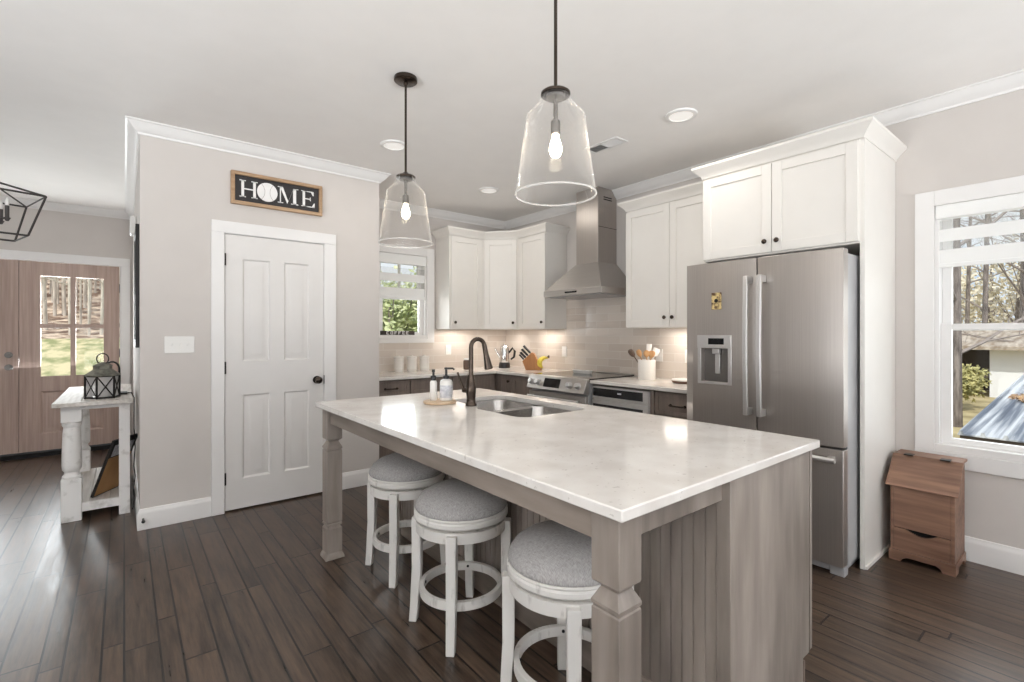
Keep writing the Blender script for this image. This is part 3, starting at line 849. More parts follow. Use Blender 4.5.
def base_unit(label, axis, u0, u1, fronts, name='base_cabinet'):
    """fronts: list of (kind, u0,u1,z0,z1)"""
    if axis == 'x':
        t = thing(name, label, 'cabinet', (XC, (u0 + u1) / 2, 0), group='grey-brown base cabinets')
        MB().box(BF + 0.021, XC, u0 + 0.001, u1 - 0.001, 0.10, ZC0).box(BF + 0.09, XC, u0 + 0.001, u1 - 0.001, 0, 0.10).build('body', M['stain_d'], t)
        f = BF
    else:
        t = thing(name, label, 'cabinet', ((u0 + u1) / 2, YC, 0), group='grey-brown base cabinets')
        MB().box(u0 + 0.001, u1 - 0.001, YBF + 0.021, YC, 0.10, ZC0).box(u0 + 0.001, u1 - 0.001, YBF + 0.09, YC, 0, 0.10).build('body', M['stain_d'], t)
        f = YBF
    for kind, a, b, c, d, hw in fronts:
        fr = 0.05 if d - c > 0.25 else 0.032
        o = shaker(MB(), axis, f, a, b, c, d, fr=fr, rec=0.006).build(kind, M['stain_d'], t, 0.002)
        if hw == 'pull': pull(o, axis, f, (a + b) / 2, (c + d) / 2 - 0.005)
        elif hw: knob(o, axis, f, hw, (c + d) / 2 if d - c < 0.25 else d - 0.06)
    return t


base_unit('grey-brown base cabinet with top drawer, next to the pantry wall', 'y', PX1, 2.180, [('drawer', 1.79, 2.172, 0.735, 0.872, 'pull'), ('door', 1.79, 2.172, 0.115, 0.725, 2.13)])
base_unit('grey-brown base cabinet under the three white canisters', 'y', 2.180, 2.66, [('drawer', 2.188, 2.652, 0.735, 0.872, None), ('door', 2.188, 2.652, 0.115, 0.725, 2.6)])
base_unit('grey-brown base cabinet in the back run behind the faucet', 'y', 2.66, 3.235, [('door', 2.668, 3.20, 0.115, 0.872, None)])
base_unit('grey-brown corner base cabinet left of the range, under percolator and knife block', 'x', 3.668, 4.92, [('door', 4.045, 4.275, 0.115, 0.872, 4.085), ('door', 3.676, 4.035, 0.115, 0.872, None)])
base_unit('grey-brown drawer base cabinet between built-in microwave and refrigerator', 'x', 1.842, 2.262, [('drawer', 1.85, 2.254, 0.70, 0.868, 'pull'), ('drawer', 1.85, 2.254, 0.42, 0.69, 'pull'), ('drawer', 1.85, 2.254, 0.115, 0.41, 'pull')], 'drawer_cabinet')
t = thing('base_cabinet', 'grey-brown base cabinet holding the built-in microwave right of the range', 'cabinet', (XC, 2.565, 0), group='grey-brown base cabinets')
MB().box(BF + 0.021, XC, 2.264, 2.899, 0.10, 0.46).box(BF + 0.09, XC, 2.264, 2.899, 0, 0.10).box(BF + 0.004, XC, 2.264, 2.296, 0.46, ZC0).box(BF + 0.004, XC, 2.883, 2.899, 0.46, ZC0).box(BF + 0.03, XC, 2.296, 2.883, 0.868, ZC0).build('body', M['stain_d'], t)
o = shaker(MB(), 'x', BF, 2.27, 2.893, 0.115, 0.45, fr=0.05, rec=0.006).build('drawer', M['stain_d'], t, 0.002); pull(o, 'x', BF, 2.567, 0.36)

# built-in microwave drawer
t = thing('microwave', 'built-in stainless microwave with black glass right of the range', 'microwave', (3.5, 2.567, 0.462))
MB().box(BF - 0.004, XC - 0.05, 2.298, 2.881, 0.462, 0.866).build('body', M['satin'], t, 0.003)
MB().box(BF - 0.022, BF - 0.004, 2.298, 2.881, 0.760, 0.866).build('control_panel', M['satin'], t, 0.002)
MB().box(BF - 0.026, BF - 0.021, 2.349, 2.868, 0.782, 0.852).build('display', M['screen'], t)
MB().box(BF - 0.027, BF - 0.0255, 2.56, 2.60, 0.815, 0.828).build('clock', M['label_grey'], t)
dr = MB().box(BF - 0.022, BF - 0.004, 2.298, 2.881, 0.464, 0.752).build('door', M['satin'], t, 0.002)
MB().box(BF - 0.026, BF - 0.021, 2.349, 2.868, 0.54, 0.715).build('door_glass', M['screen'], dr)

# worktops on the walls
def slab_pts(poly, hole=None): pass
cw = MB().prism([(PX1 + 0.002, YCF), (CF, YCF), (CF, 3.669), (XW - 0.0085, 3.669), (XW - 0.0085, YB - 0.0085), (PX1 + 0.002, YB - 0.0085)], 'z', ZC0, ZC).build('countertop', M['quartz'], None, 0.004)
tag(cw, 'white quartz L-shaped worktop running round the kitchen corner', 'countertop', 'white quartz worktops')
cw = MB().box(CF, XW - 0.0085, 1.842, 2.897, ZC0, ZC).build('countertop', M['quartz'], None, 0.004)
tag(cw, 'short white quartz worktop between range and refrigerator', 'countertop', 'white quartz worktops')

# ------------------------------------------------------------------ range
R0, R1 = 2.902, 3.664
t = thing('range', 'stainless slide-in electric range with black glass cooktop', 'stove', (3.5, 3.26, 0))
MB().box(3.19, XC - 0.03, R0, R1, 0.03, 0.895).box(3.25, XC - 0.03, R0 + 0.02, R1 - 0.02, 0.0, 0.03).build('body', M['steel_side'], t, 0.003)
MB().box(3.20, XC - 0.012, R0 - 0.004, R1 + 0.004, 0.9145, 0.925).box(3.21, XC - 0.03, R0, R1, 0.895, 0.9145).build('cooktop', M['cooktop'], t, 0.002)
MB().box(XC - 0.05, XC - 0.012, R0 - 0.004, R1 + 0.004, 0.925, 0.935).build('rear_trim', M['steel_h'], t, 0.002)
con = MB().prism([(3.200, 0.925), (3.165, 0.918), (3.120, 0.792), (3.190, 0.780)], 'y', R0 - 0.003, R1 + 0.003).build('control_panel', M['steel_h'], t, 0.004)
# panel-face frame: local x along -Y, local z up the slope
p0, p1 = Vector((3.120, 0, 0.792)), Vector((3.165, 0, 0.918))
up = (p1 - p0).normalized(); nn = Vector((-up.z, 0, up.x))


def on_panel(y, s, d): return Vector((0, y, 0)) + p0 + up * s + nn * d


sc_ = MB(); a, b = 3.215, 3.43
sc_.loft([[on_panel(a, 0.028, 0.001), on_panel(b, 0.028, 0.001), on_panel(b, 0.112, 0.001), on_panel(a, 0.112, 0.001)], [on_panel(a, 0.028, 0.004), on_panel(b, 0.028, 0.004), on_panel(b, 0.112, 0.004), on_panel(a, 0.112, 0.004)]])
sc_.build('display', M['screen'], con)
for y in (2.985, 3.09, 3.515, 3.61):
    c = on_panel(y, 0.066, 0)
    m = MB(); m.tube([c, c + nn * 0.006], 0.034, 22); m.tube([c + nn * 0.006, c + nn * 0.034, c + nn * 0.038], [0.026, 0.023, 0.019], 22)
    m.build('knob', M['satin'], con)
dr = MB().box(3.150, 3.188, R0 + 0.003, R1 - 0.003, 0.20, 0.765).build('oven_door', M['steel_h'], t, 0.004)
MB().box(3.146, 3.151, R0 + 0.09, R1 - 0.09, 0.30, 0.64).build('oven_glass', M['screen'], dr)
m = MB(); m.tube([(3.10, R0 + 0.04, 0.72), (3.10, R1 - 0.04, 0.72)], 0.012, 12)
for y in (R0 + 0.07, R1 - 0.07): m.box(3.10, 3.151, y - 0.01, y + 0.01, 0.71, 0.73)
m.build('handle', M['satin'], dr)
MB().box(3.150, 3.188, R0 + 0.003, R1 - 0.003, 0.045, 0.19).build('warming_drawer', M['steel_h'], t, 0.004)

# range hood
h0, h1, c0, c1 = 2.885, 3.640, 3.122, 3.410
hx, cxf = 3.335, 3.565
t = thing('range_hood', 'stainless chimney range hood on the tiled wall', 'range hood', (XC, 3.26, 1.69))
MB().box(cxf, XC - 0.002, c0, c1, 2.015, 2.745).build('chimney', M['steel'], t, 0.002)
MB().box(cxf + 0.002, XC - 0.003, c0 - 0.0015, c1 + 0.0015, 2.36, 2.364).build('chimney_seam', M['dark'], t)
m = MB()
for k in range(2): m.box(cxf + 0.08, cxf + 0.20, c0 - 0.0015, c0, 2.63 + 0.022 * k, 2.64 + 0.022 * k)
m.build('vent_slots', M['dark'], t)
m = MB()
m.loft([[(hx, h0, 1.752), (XW - 0.0095, h0, 1.752), (XW - 0.0095, h1, 1.752), (hx, h1, 1.752)], [(cxf - 0.004, c0 - 0.004, 2.016), (XW - 0.0095, c0 - 0.004, 2.016), (XW - 0.0095, c1 + 0.004, 2.016), (cxf - 0.004, c1 + 0.004, 2.016)]])
m.build('canopy', M['steel_h'], t, 0.001)
MB().box(hx - 0.004, XW - 0.0095, h0 - 0.004, h1 + 0.004, 1.692, 1.752).build('rim', M['steel_h'], t, 0.003)
MB().box(hx + 0.04, XC - 0.05, h0 + 0.04, h1 - 0.04, 1.684, 1.692).build('filter', M['steel_side'], t)
MB().box(hx - 0.006, hx - 0.003, 3.18, 3.34, 1.714, 1.73).build('control_strip', M['screen'], t)

# ------------------------------------------------------------------ refrigerator
F0, F1, FF = 0.914, 1.840, 3.0
t = thing('refrigerator', 'stainless french-door refrigerator with water dispenser and bottom freezer', 'refrigerator', (3.4, 1.362, 0))
MB().box(FF + 0.085, XW - 0.02, F0 + 0.004, F1 - 0.030, 0.05, 1.765).build('body', M['steel_side'], t, 0.004)
MB().box(FF + 0.05, FF + 0.50, F0 + 0.02, F1 - 0.035, 0.012, 0.05).box(FF + 0.04, FF + 0.10, F0 + 0.004, F0 + 0.075, 0.0, 0.055).box(FF + 0.04, FF + 0.10, F1 - 0.10, F1 - 0.030, 0.0, 0.055).build('base_grille', M['steel_side'], t, 0.004)
mid = 1.370


def front(mb, y0, y1, z0, z1, bow=0.012, n=10, hole=None):
    """gently bowed stainless front, thickness .08"""
    ys = [y0 + (y1 - y0) * k / n for k in range(n + 1)]
    if hole: ys = sorted(set(ys) | {hole[0], hole[1]})
    yc, hw = (y0 + y1) / 2, (y1 - y0) / 2
    prof = [(FF + bow * (abs(y - yc) / hw) ** 2.5, y) for y in ys]
    if not hole:
        poly = prof + [(FF + 0.082, y1), (FF + 0.082, y0)]
        return mb.prism(poly, 'z', z0, z1)
    zs = [z0, hole[2], hole[3], z1]
    for (a, b) in zip(prof[:-1], prof[1:]):
        for c, d in zip(zs[:-1], zs[1:]):
            inh = hole[0] - 1e-6 <= a[1] and b[1] <= hole[1] + 1e-6 and c >= hole[2] - 1e-6 and d <= hole[3] + 1e-6
            xa, xb = (FF + 0.06, FF + 0.06) if inh else (a[0], b[0])
            mb.prism([(xa, a[1]), (xb, b[1]), (FF + 0.082, b[1]), (FF + 0.082, a[1])], 'z', c, d)
    bmesh.ops.remove_doubles(mb.bm, verts=mb.bm.verts, dist=1e-5)
    return mb


Z0f, Z1f = 0.705, 1.785
HOLE = (1.545, 1.728, 1.008, 1.225)
dl = front(MB(), mid + 0.003, F1, Z0f, Z1f, hole=HOLE).build('door', M['steel'], t, smooth=30)
dr_ = front(MB(), F0, mid - 0.003, Z0f, Z1f).build('door', M['steel'], t, 0.003, smooth=30)
fz = front(MB(), F0, F1, 0.06, 0.692, bow=0.010).build('freezer_drawer', M['steel'], t, 0.003, smooth=30)
for dd, y in ((dl, mid + 0.034), (dr_, mid - 0.046)):
    m = MB(); xs = FF - 0.062
    pts = [(FF + 0.002, y, 1.66), (xs + 0.012, y, 1.645), (xs, y, 1.60), (xs - 0.008, y, 1.25), (xs, y, 0.90), (xs + 0.012, y, 0.855), (FF + 0.002, y, 0.84)]
    rings = []
    for p in pts: rings.append([(p[0] - 0.010, p[1] - 0.013, p[2]), (p[0] - 0.010, p[1] + 0.013, p[2]), (p[0] + 0.010, p[1] + 0.013, p[2]), (p[0] + 0.010, p[1] - 0.013, p[2])])
    # the ends turn into the door
    rings[0] = [(FF + 0.003, y - 0.013, 1.672), (FF + 0.003, y + 0.013, 1.672), (FF + 0.003, y + 0.013, 1.63), (FF + 0.003, y - 0.013, 1.63)]
    rings[1] = [(xs - 0.008, y - 0.013, 1.672), (xs - 0.008, y + 0.013, 1.672), (xs + 0.014, y + 0.013, 1.63), (xs + 0.014, y - 0.013, 1.63)]
    rings[-2] = [(xs - 0.008, y - 0.013, 0.828), (xs - 0.008, y + 0.013, 0.828), (xs + 0.014, y + 0.013, 0.87), (xs + 0.014, y - 0.013, 0.87)]
    rings[-1] = [(FF + 0.003, y - 0.013, 0.828), (FF + 0.003, y + 0.013, 0.828), (FF + 0.003, y + 0.013, 0.87), (FF + 0.003, y - 0.013, 0.87)]
    m.loft(rings); m.build('handle', M['satin'], dd, 0.003)
m = MB(); m.tube([(FF - 0.052, F0 + 0.02, 0.643), (FF - 0.052, F1 - 0.02, 0.643)], 0.015, 12)
for y in (F0 + 0.05, F1 - 0.05): m.box(FF - 0.052, FF + 0.008, y - 0.014, y + 0.014, 0.630, 0.656)
m.build('handle', M['satin'], fz)
ds = MB()
y0, y1 = 1.522, 1.752
ds.box(FF - 0.010, FF + 0.004, y0, y1, 1.228, 1.312).box(FF - 0.004, FF + 0.004, y0, HOLE[0], 1.0, 1.228).box(FF - 0.004, FF + 0.004, HOLE[1], y1, 1.0, 1.228).box(FF - 0.004, FF + 0.004, y0, y1, 0.992, 1.008)
ds.build('dispenser', M['satin'], dl, 0.002)
MB().box(FF - 0.013, FF - 0.009, 1.567, 1.672, 1.252, 1.292).build('display', M['screen'], dl)
MB().box(FF + 0.045, FF + 0.0599, HOLE[0], HOLE[1], HOLE[2], HOLE[3]).build('dispenser_recess', M['nickel'], dl)
m = MB(); m.box(FF + 0.012, FF + 0.04, 1.610, 1.660, 1.19, 1.226).box(FF + 0.036, FF + 0.045, 1.618, 1.652, 1.06, 1.19)
m.build('dispenser_lever', M['satin'], dl, 0.004)
m = MB(); m.box(FF - 0.0075, FF + 0.001, 1.588, 1.652, 1.478, 1.588); mg = m.build('fridge_magnet', M['magnet'], None, 0.001)
tag(mg, 'small rectangular printed magnet stuck on the left refrigerator door', 'magnet')
MB().disc((FF - 0.0082, 1.620, 1.535), 'x', 0.013, 0.002, 16).build('magnet_motif', M['dark'], mg, local=True)

# ------------------------------------------------------------------ island
IX0, IX1, IY0, IY1 = 0.892, 2.082, 0.709, 2.995
t = thing('kitchen_island', 'grey-brown stained kitchen island with square posts and beadboard back', 'kitchen island', (1.5, 1.78, 0))


def post(px, py, w=0.088):
    """square turned-groove post with its -X,-Y corner at px,py"""
    cx_, cy_ = px + w / 2, py + w / 2
    def sq(hw, z): return [(cx_ - hw, cy_ - hw, z), (cx_ + hw, cy_ - hw, z), (cx_ + hw, cy_ + hw, z), (cx_ - hw, cy_ + hw, z)]
    h = w / 2
    m = MB()
    m.loft([sq(h + 0.011, 0), sq(h + 0.011, 0.010), sq(h + 0.001, 0.034), sq(h, 0.036), sq(h, 0.176), sq(h - 0.008, 0.186), sq(h - 0.008, 0.194), sq(h, 0.196), sq(h, 0.206), sq(h - 0.003, 0.208), sq(h - 0.003, 0.212), sq(h, 0.214),
            sq(h, 0.634), sq(h - 0.003, 0.636), sq(h - 0.003, 0.641), sq(h + 0.001, 0.643), sq(h + 0.001, 0.652), sq(h - 0.004, 0.662), sq(h - 0.016, 0.685), sq(h - 0.016, 0.690), sq(h - 0.002, 0.700), sq(h, 0.704), sq(h, ZC0)])
    m.build('leg', M['stain'], t, 0.0015, smooth=25)


PXC, PYC = 0.922, 0.742
PYE = 2.958
post(PXC, PYC)
post(PXC, PYE - 0.088)
XB = 1.425
MB().box(PXC + 0.018, PXC + 0.040, PYC + 0.088, PYE - 0.088, 0.795, ZC0).build('apron', M['stain_h'], t, 0.002)
MB().box(PXC + 0.088, XB, PYC + 0.010, PYC + 0.032, 0.812, ZC0).build('apron', M['stain'], t, 0.002)
MB().box(PXC + 0.088, XB, PYE - 0.032, PYE - 0.010, 0.812, ZC0).build('apron', M['stain'], t, 0.002)
# beadboard back
m = MB()
yy = PYC + 0.055
prof = [(XB + 0.02, PYC + 0.03)]
y = PYC + 0.03
while y < PYE - 0.05:
    prof += [(XB + 0.004, y), (XB + 0.004, y + 0.034), (XB + 0.009, y + 0.036), (XB + 0.009, y + 0.039), (XB + 0.004, y + 0.041)]
    y += 0.041
prof += [(XB + 0.004, PYE - 0.03), (XB + 0.02, PYE - 0.03)]
m.prism(prof, 'z', 0.10, ZC0)
m.build('beadboard_panel', M['stain'], t, smooth=0)
MB().box(XB - 0.006, XB + 0.02, PYC + 0.03, PYE - 0.03, 0.0, 0.115).build('base_rail', M['stain_h'], t, 0.003)
MB().box(XB, XB + 0.030, PYC - 0.016, PYC + 0.030, 0.0, ZC0).build('stile', M['stain'], t, 0.002)
ISR = 2.028
MB().prism([(XB + 0.030, 0.0), (ISR - 0.055, 0.0), (ISR - 0.055, 0.112), (ISR, 0.112), (ISR, ZC0), (XB + 0.030, ZC0)], 'y', PYC - 0.014, PYC + 0.018).build('end_panel', M['stain'], t, 0.0015)
MB().prism([(XB + 0.0, 0.0), (ISR - 0.055, 0.0), (ISR - 0.055, 0.112), (ISR, 0.112), (ISR, ZC0), (XB + 0.0, ZC0)], 'y', PYE - 0.03, PYE - 0.004).build('end_panel', M['stain'], t, 0.0015)
MB().box(ISR - 0.075, ISR - 0.0555, PYC + 0.018, PYE - 0.03, 0.0, 0.112).box(ISR - 0.057, ISR - 0.050, PYC - 0.018, PYC + 0.02, 0.0, 0.105).build('toe_kick', M['stain_d'], t)
MB().box(XB + 0.021, ISR + 0.013, PYC + 0.02, PYE - 0.035, 0.112, 0.64).build('body', M['stain_d'], t)
MB().box(ISR - 0.005, ISR + 0.013, PYC + 0.02, PYE - 0.035, 0.64, ZC0).build('face_frame', M['stain'], t)
for a, b in ((PYC - 0.012, 1.25), (1.256, 1.75), (1.756, 2.12), (2.126, 2.49), (2.496, PYE - 0.006)):
    o = shaker(MB(), 'x', ISR + 0.034, a, b, 0.115, 0.872, sgn=1).build('door', M['stain'], t, 0.0015)
    knob(o, 'x', ISR + 0.034, b - 0.04, 0.80, sgn=1)

# worktop with a cut-out for the sink
def bowl_outline(x0, x1, y0, y1, r=0.06, curve=0.0, n=6):
    pts = []
    for (cx_, cy_, a0) in ((x1 - r, y1 - r, 0), (x0 + r, y1 - r, 90), (x0 + r, y0 + r, 180), (x1 - r, y0 + r, 270)):
        for k in range(n + 1):
            a = radians(a0 + 90.0 * k / n)
            x = cx_ + r * cos(a); yv = cy_ + r * sin(a)
            pts.append((x, yv))
    out = []
    for x, yv in pts:
        tt = (yv - y0) / (y1 - y0)
        if x < (x0 + x1) / 2: x -= curve * sin(pi * min(max(tt, 0), 1))
        out.append((x, yv))
    return out


SX1, SY0, SY1, SYD = 1.975, 1.790, 2.580, 2.215
# single hole outline (far side straight, near side with the two bowl curves)
hole = []
oa = bowl_outline(1.505, SX1, SY0, SYD + 0.02, 0.075, 0.012, 8)
ob = bowl_outline(1.575, SX1, SYD - 0.02, SY1, 0.075, 0.010, 8)
nb = 9
# ob: corner order: (x1,y1),(x0,y1),(x0,y0),(x1,y0)
hole = ob[0:nb * 2] + [(1.566, 2.27), (1.540, 2.23)] + oa[nb * 1 + 6:nb * 3] + oa[nb * 3:nb * 4]
bm_ = MB()
def rim_ring(z, e=0.0):
    return [(IX0 + e, IY0 + e, z), (IX1 - e, IY0 + e, z), (IX1 - e, IY1 - e, z), (IX0 + e, IY1 - e, z)]
def fill_face(b, z):
    outer = b.v([(x, y, z) for x, y, _ in rim_ring(0, 0)]); inner = b.v([(x, y, z) for x, y in hole])
    es = [b.bm.edges.new((outer[i], outer[(i + 1) % 4])) for i in range(4)]
    es += [b.bm.edges.new((inner[i], inner[(i + 1) % len(inner)])) for i in range(len(inner))]
    bmesh.ops.triangle_fill(b.bm, use_beauty=True, use_dissolve=False, edges=es)
    return outer, inner
o1, i1 = fill_face(bm_, ZC); o0, i0 = fill_face(bm_, ZC0)
for A, Bq in ((o0, o1), (i0, i1)):
    n = len(A)
    for i in range(n): bm_.bm.faces.new((A[i], A[(i + 1) % n], Bq[(i + 1) % n], Bq[i]))
ct = bm_.build('countertop', M['quartz'], None, 0.004, smooth=30)
tag(ct, 'large white quartz island worktop with sink cut-out', 'countertop', 'white quartz worktops')

# undermount double sink
t = thing('sink', 'undermount stainless double-bowl sink in the island worktop', 'sink', (1.76, 2.13, 0.69))
for (x0, x1, ya, yb, cv) in ((1.500, SX1 + 0.005, SY0 - 0.005, SYD - 0.004, 0.012), (1.570, SX1 + 0.005, SYD + 0.004, SY1 + 0.005, 0.010)):
    o_ = bowl_outline(x0, x1, ya, yb, 0.078, cv, 8)
    cx_, cy_ = (x0 + x1) / 2, (ya + yb) / 2
    def sc(k, z): return [(cx_ + (x - cx_) * k, cy_ + (y - cy_) * k, z) for x, y in o_]
    m = MB()
    m.loft([sc(1.04, 0.8828), sc(1.0, 0.8825), sc(0.985, 0.872), sc(0.955, 0.73), sc(0.90, 0.705), sc(0.2, 0.698), sc(0.03, 0.697)], caps=False)
    bmesh.ops.contextual_create(m.bm, geom=[e for e in m.bm.edges if e.is_boundary and all(v.co.z < 0.6975 for v in e.verts)])
    bw = m.build('bowl', M['sinksteel'], t, smooth=60)
    s = bw.modifiers.new('solid', 'SOLIDIFY'); s.thickness = 0.0015; s.offset = -1
    MB().lathe([(0.0, 0.0), (0.042, 0.0), (0.044, 0.004), (0.03, 0.006), (0.0, 0.004)], (cx_, cy_, 0.699), 24, caps=False).build('drain', M['chrome'], bw)

MB().box(1.560, SX1 - 0.004, SYD - 0.012, SYD + 0.012, 0.79, 0.879).build('divider', M['sinksteel'], t, 0.006)

# faucet
fx, fy = 1.531, 2.281
t = thing('faucet', 'oil-rubbed bronze pull-down faucet beside the island sink', 'faucet', (fx, fy, ZC))
MB().lathe([(0.031, 0), (0.033, 0.004), (0.033, 0.012), (0.027, 0.02), (0.025, 0.04), (0.028, 0.075), (0.029, 0.10), (0.026, 0.135), (0.020, 0.16), (0.017, 0.175)], (fx, fy, ZC), 24).build('base', M['bronze'], t, smooth=50)
ax = Vector((0.99, -0.12, 0))
pts = [(fx, fy, ZC + 0.17), (fx, fy, 1.15), (fx, fy, 1.240)]
R_ = 0.043
for k in range(1, 12):
    a = pi - pi * 0.94 * k / 11
    c = Vector((fx, fy, 1.248)) + ax * R_
    pts.append(tuple(c + ax * (R_ * cos(a)) + Vector((0, 0, R_ * sin(a)))))
e1 = Vector(pts[-1])
MB().tube(pts, 0.0128, 14).build('neck', M['bronze'], t)
e2 = e1 + ax * 0.030 + Vector((0, 0, -0.138))
dq = (e2 - e1)
MB().tube([e1 - dq * 0.02, e1 + dq * 0.35, e1 + dq * 0.45, e1 + dq * 0.8, e1 + dq * 0.97, e2], [0.0140, 0.0150, 0.0165, 0.022, 0.025, 0.022], 16).build('spray_head', M['bronze'], t)
m = MB(); hs = Vector((fx, fy, ZC + 0.085)); hd = Vector((-0.35, 0.94, 0)).normalized()
m.tube([hs + hd * 0.02, hs + hd * 0.055], [0.016, 0.014], 12)
m.tube([hs + hd * 0.05, hs + hd * 0.075 + Vector((0, 0, 0.045)), hs + hd * 0.095 + Vector((0, 0, 0.10))], [0.010, 0.008, 0.006], 10)
m.build('handle', M['bronze'], t)

# tray with soap bottles
tx, ty = 1.446, 2.482
tr_ = MB().lathe([(0.0, 0.004), (0.080, 0.004), (0.084, 0.0), (0.094, 0.002), (0.097, 0.009), (0.094, 0.016), (0.088, 0.0165), (0.0, 0.0165)], (tx, ty, ZC), 40).build('tray', M['board'], None, smooth=40)
tag(tr_, 'round pale wooden tray beside the faucet on the island', 'tray')
zt = ZC + 0.0165
t = thing('soap_bottle', 'slim white bottle with black pump cap on the round wooden tray', 'bottle', (tx - 0.030, ty + 0.022, zt))
c = (tx - 0.030, ty + 0.022, zt)
MB().lathe([(0.018, 0), (0.0205, 0.003), (0.0205, 0.105), (0.017, 0.114), (0.013, 0.118)], c, 24).build('bottle_body', M['ceramic'], t)
m = MB(); m.lathe([(0.016, 0.118), (0.016, 0.142), (0.012, 0.146)], c, 18); m.lathe([(0.007, 0.146), (0.007, 0.165), (0.011, 0.168), (0.009, 0.182)], c, 12); m.build('pump', M['black'], t)
c = (tx + 0.034, ty - 0.016, zt)
t = thing('soap_dispenser', 'wider white soap dispenser with grey label and black pump on the round wooden tray', 'soap dispenser', c)
MB().lathe([(0.034, 0), (0.0375, 0.004), (0.0375, 0.105), (0.033, 0.117), (0.020, 0.124), (0.016, 0.127)], c, 28).build('jar_body', M['ceramic'], t)
MB().lathe([(0.0379, 0.018), (0.0382, 0.020), (0.0382, 0.088), (0.0379, 0.090)], c, 28, caps=False).build('label_band', M['label_grey'], t)
m = MB(); m.lathe([(0.018, 0.127), (0.018, 0.142), (0.008, 0.146), (0.007, 0.18), (0.012, 0.182), (0.012, 0.192), (0.006, 0.194)], c, 16)
m.tube([(c[0], c[1], c[2] + 0.187), (c[0] + 0.03, c[1] - 0.026, c[2] + 0.187), (c[0] + 0.036, c[1] - 0.032, c[2] + 0.178)], 0.006, 8); m.build('pump', M['black'], t)

# ------------------------------------------------------------------ bar stools


def make_stool(label):
    t = thing('bar_stool', label, 'stool', (0, 0, 0), group='round swivel stools along the island')
    m = MB()
    m.lathe([(0.0, 0.640), (0.06, 0.638), (0.11, 0.629), (0.155, 0.612), (0.188, 0.588), (0.206, 0.560), (0.209, 0.546), (0.204, 0.538), (0.0, 0.536)], (0, 0, 0), 48, caps=False)
    m.build('seat_cushion', M['linen'], t, smooth=60, local=True)
    MB().lathe([(0.0, 0.495), (0.198, 0.495), (0.207, 0.499), (0.213, 0.507), (0.213, 0.522), (0.207, 0.528), (0.212, 0.535), (0.210, 0.541), (0.0, 0.541)], (0, 0, 0), 48, caps=False).build('seat_rim', M['stoolwhite'], t, smooth=35, local=True)
    MB().lathe([(0.0, 0.4955), (0.08, 0.4955), (0.08, 0.487), (0.0, 0.487)], (0, 0, 0), 24, caps=False).build('swivel_plate', M['blackmetal'], t, local=True)
    MB().lathe([(0.0, 0.442), (0.175, 0.442), (0.204, 0.442), (0.204, 0.486), (0.197, 0.4875), (0.0, 0.4875)], (0, 0, 0), 48, caps=False).build('apron_ring', M['stoolwhite'], t, smooth=35, local=True)
    for sx in (-1, 1):
        for sy in (-1, 1):
            # square-section legs, slightly splayed, standing diagonally under the ring
            d = Vector((sx, sy, 0)).normalized(); s = Vector((-d.y, d.x, 0))
            m = MB(); rings = []
            for z, r, w in ((0.0, 0.224, 0.018), (0.06, 0.218, 0.019), (0.25, 0.206, 0.021), (0.43, 0.206, 0.022), (0.480, 0.205, 0.022)):
                c = d * r + Vector((0, 0, z))
                rings.append([c + d * w + s * w, c - d * w + s * w, c - d * w - s * w, c + d * w - s * w])
            m.loft(rings); lg = m.build('leg', M['stoolwhite'], t, 0.003, local=True)
            c = d * 0.190 + Vector((0, 0, 0.219))
            if sx + sy != 0 or True:
                MB().tube([d * 0.185 + Vector((0, 0, 0.178)), d * 0.164 + Vector((0, 0, 0.178))], 0.006, 10).build('screw', M['blackmetal'], lg, local=True)
    MB().lathe([(0.168, 0.156), (0.168, 0.194), (0.189, 0.194), (0.189, 0.156)], (0, 0, 0), 48, closed=True).build('footrest_ring', M['stoolwhite'], t, 0.002, smooth=35, local=True)
    return t


st = make_stool('grey-cushioned white bar stool at the far end of the row, nearest the pantry door')
st.location = (1.255, 2.520, 0)
for loc, rz, lab in (((1.205, 1.875, 0), 0.02, 'grey-cushioned white bar stool in the middle of the row of three'), ((1.210, 1.200, 0), 0.09, 'grey-cushioned white bar stool nearest the camera, partly behind the island post')):
    c = copy_tree(st); c.location = loc; c.rotation_euler = (0, 0, rz); c['label'] = lab

# ------------------------------------------------------------------ pendants


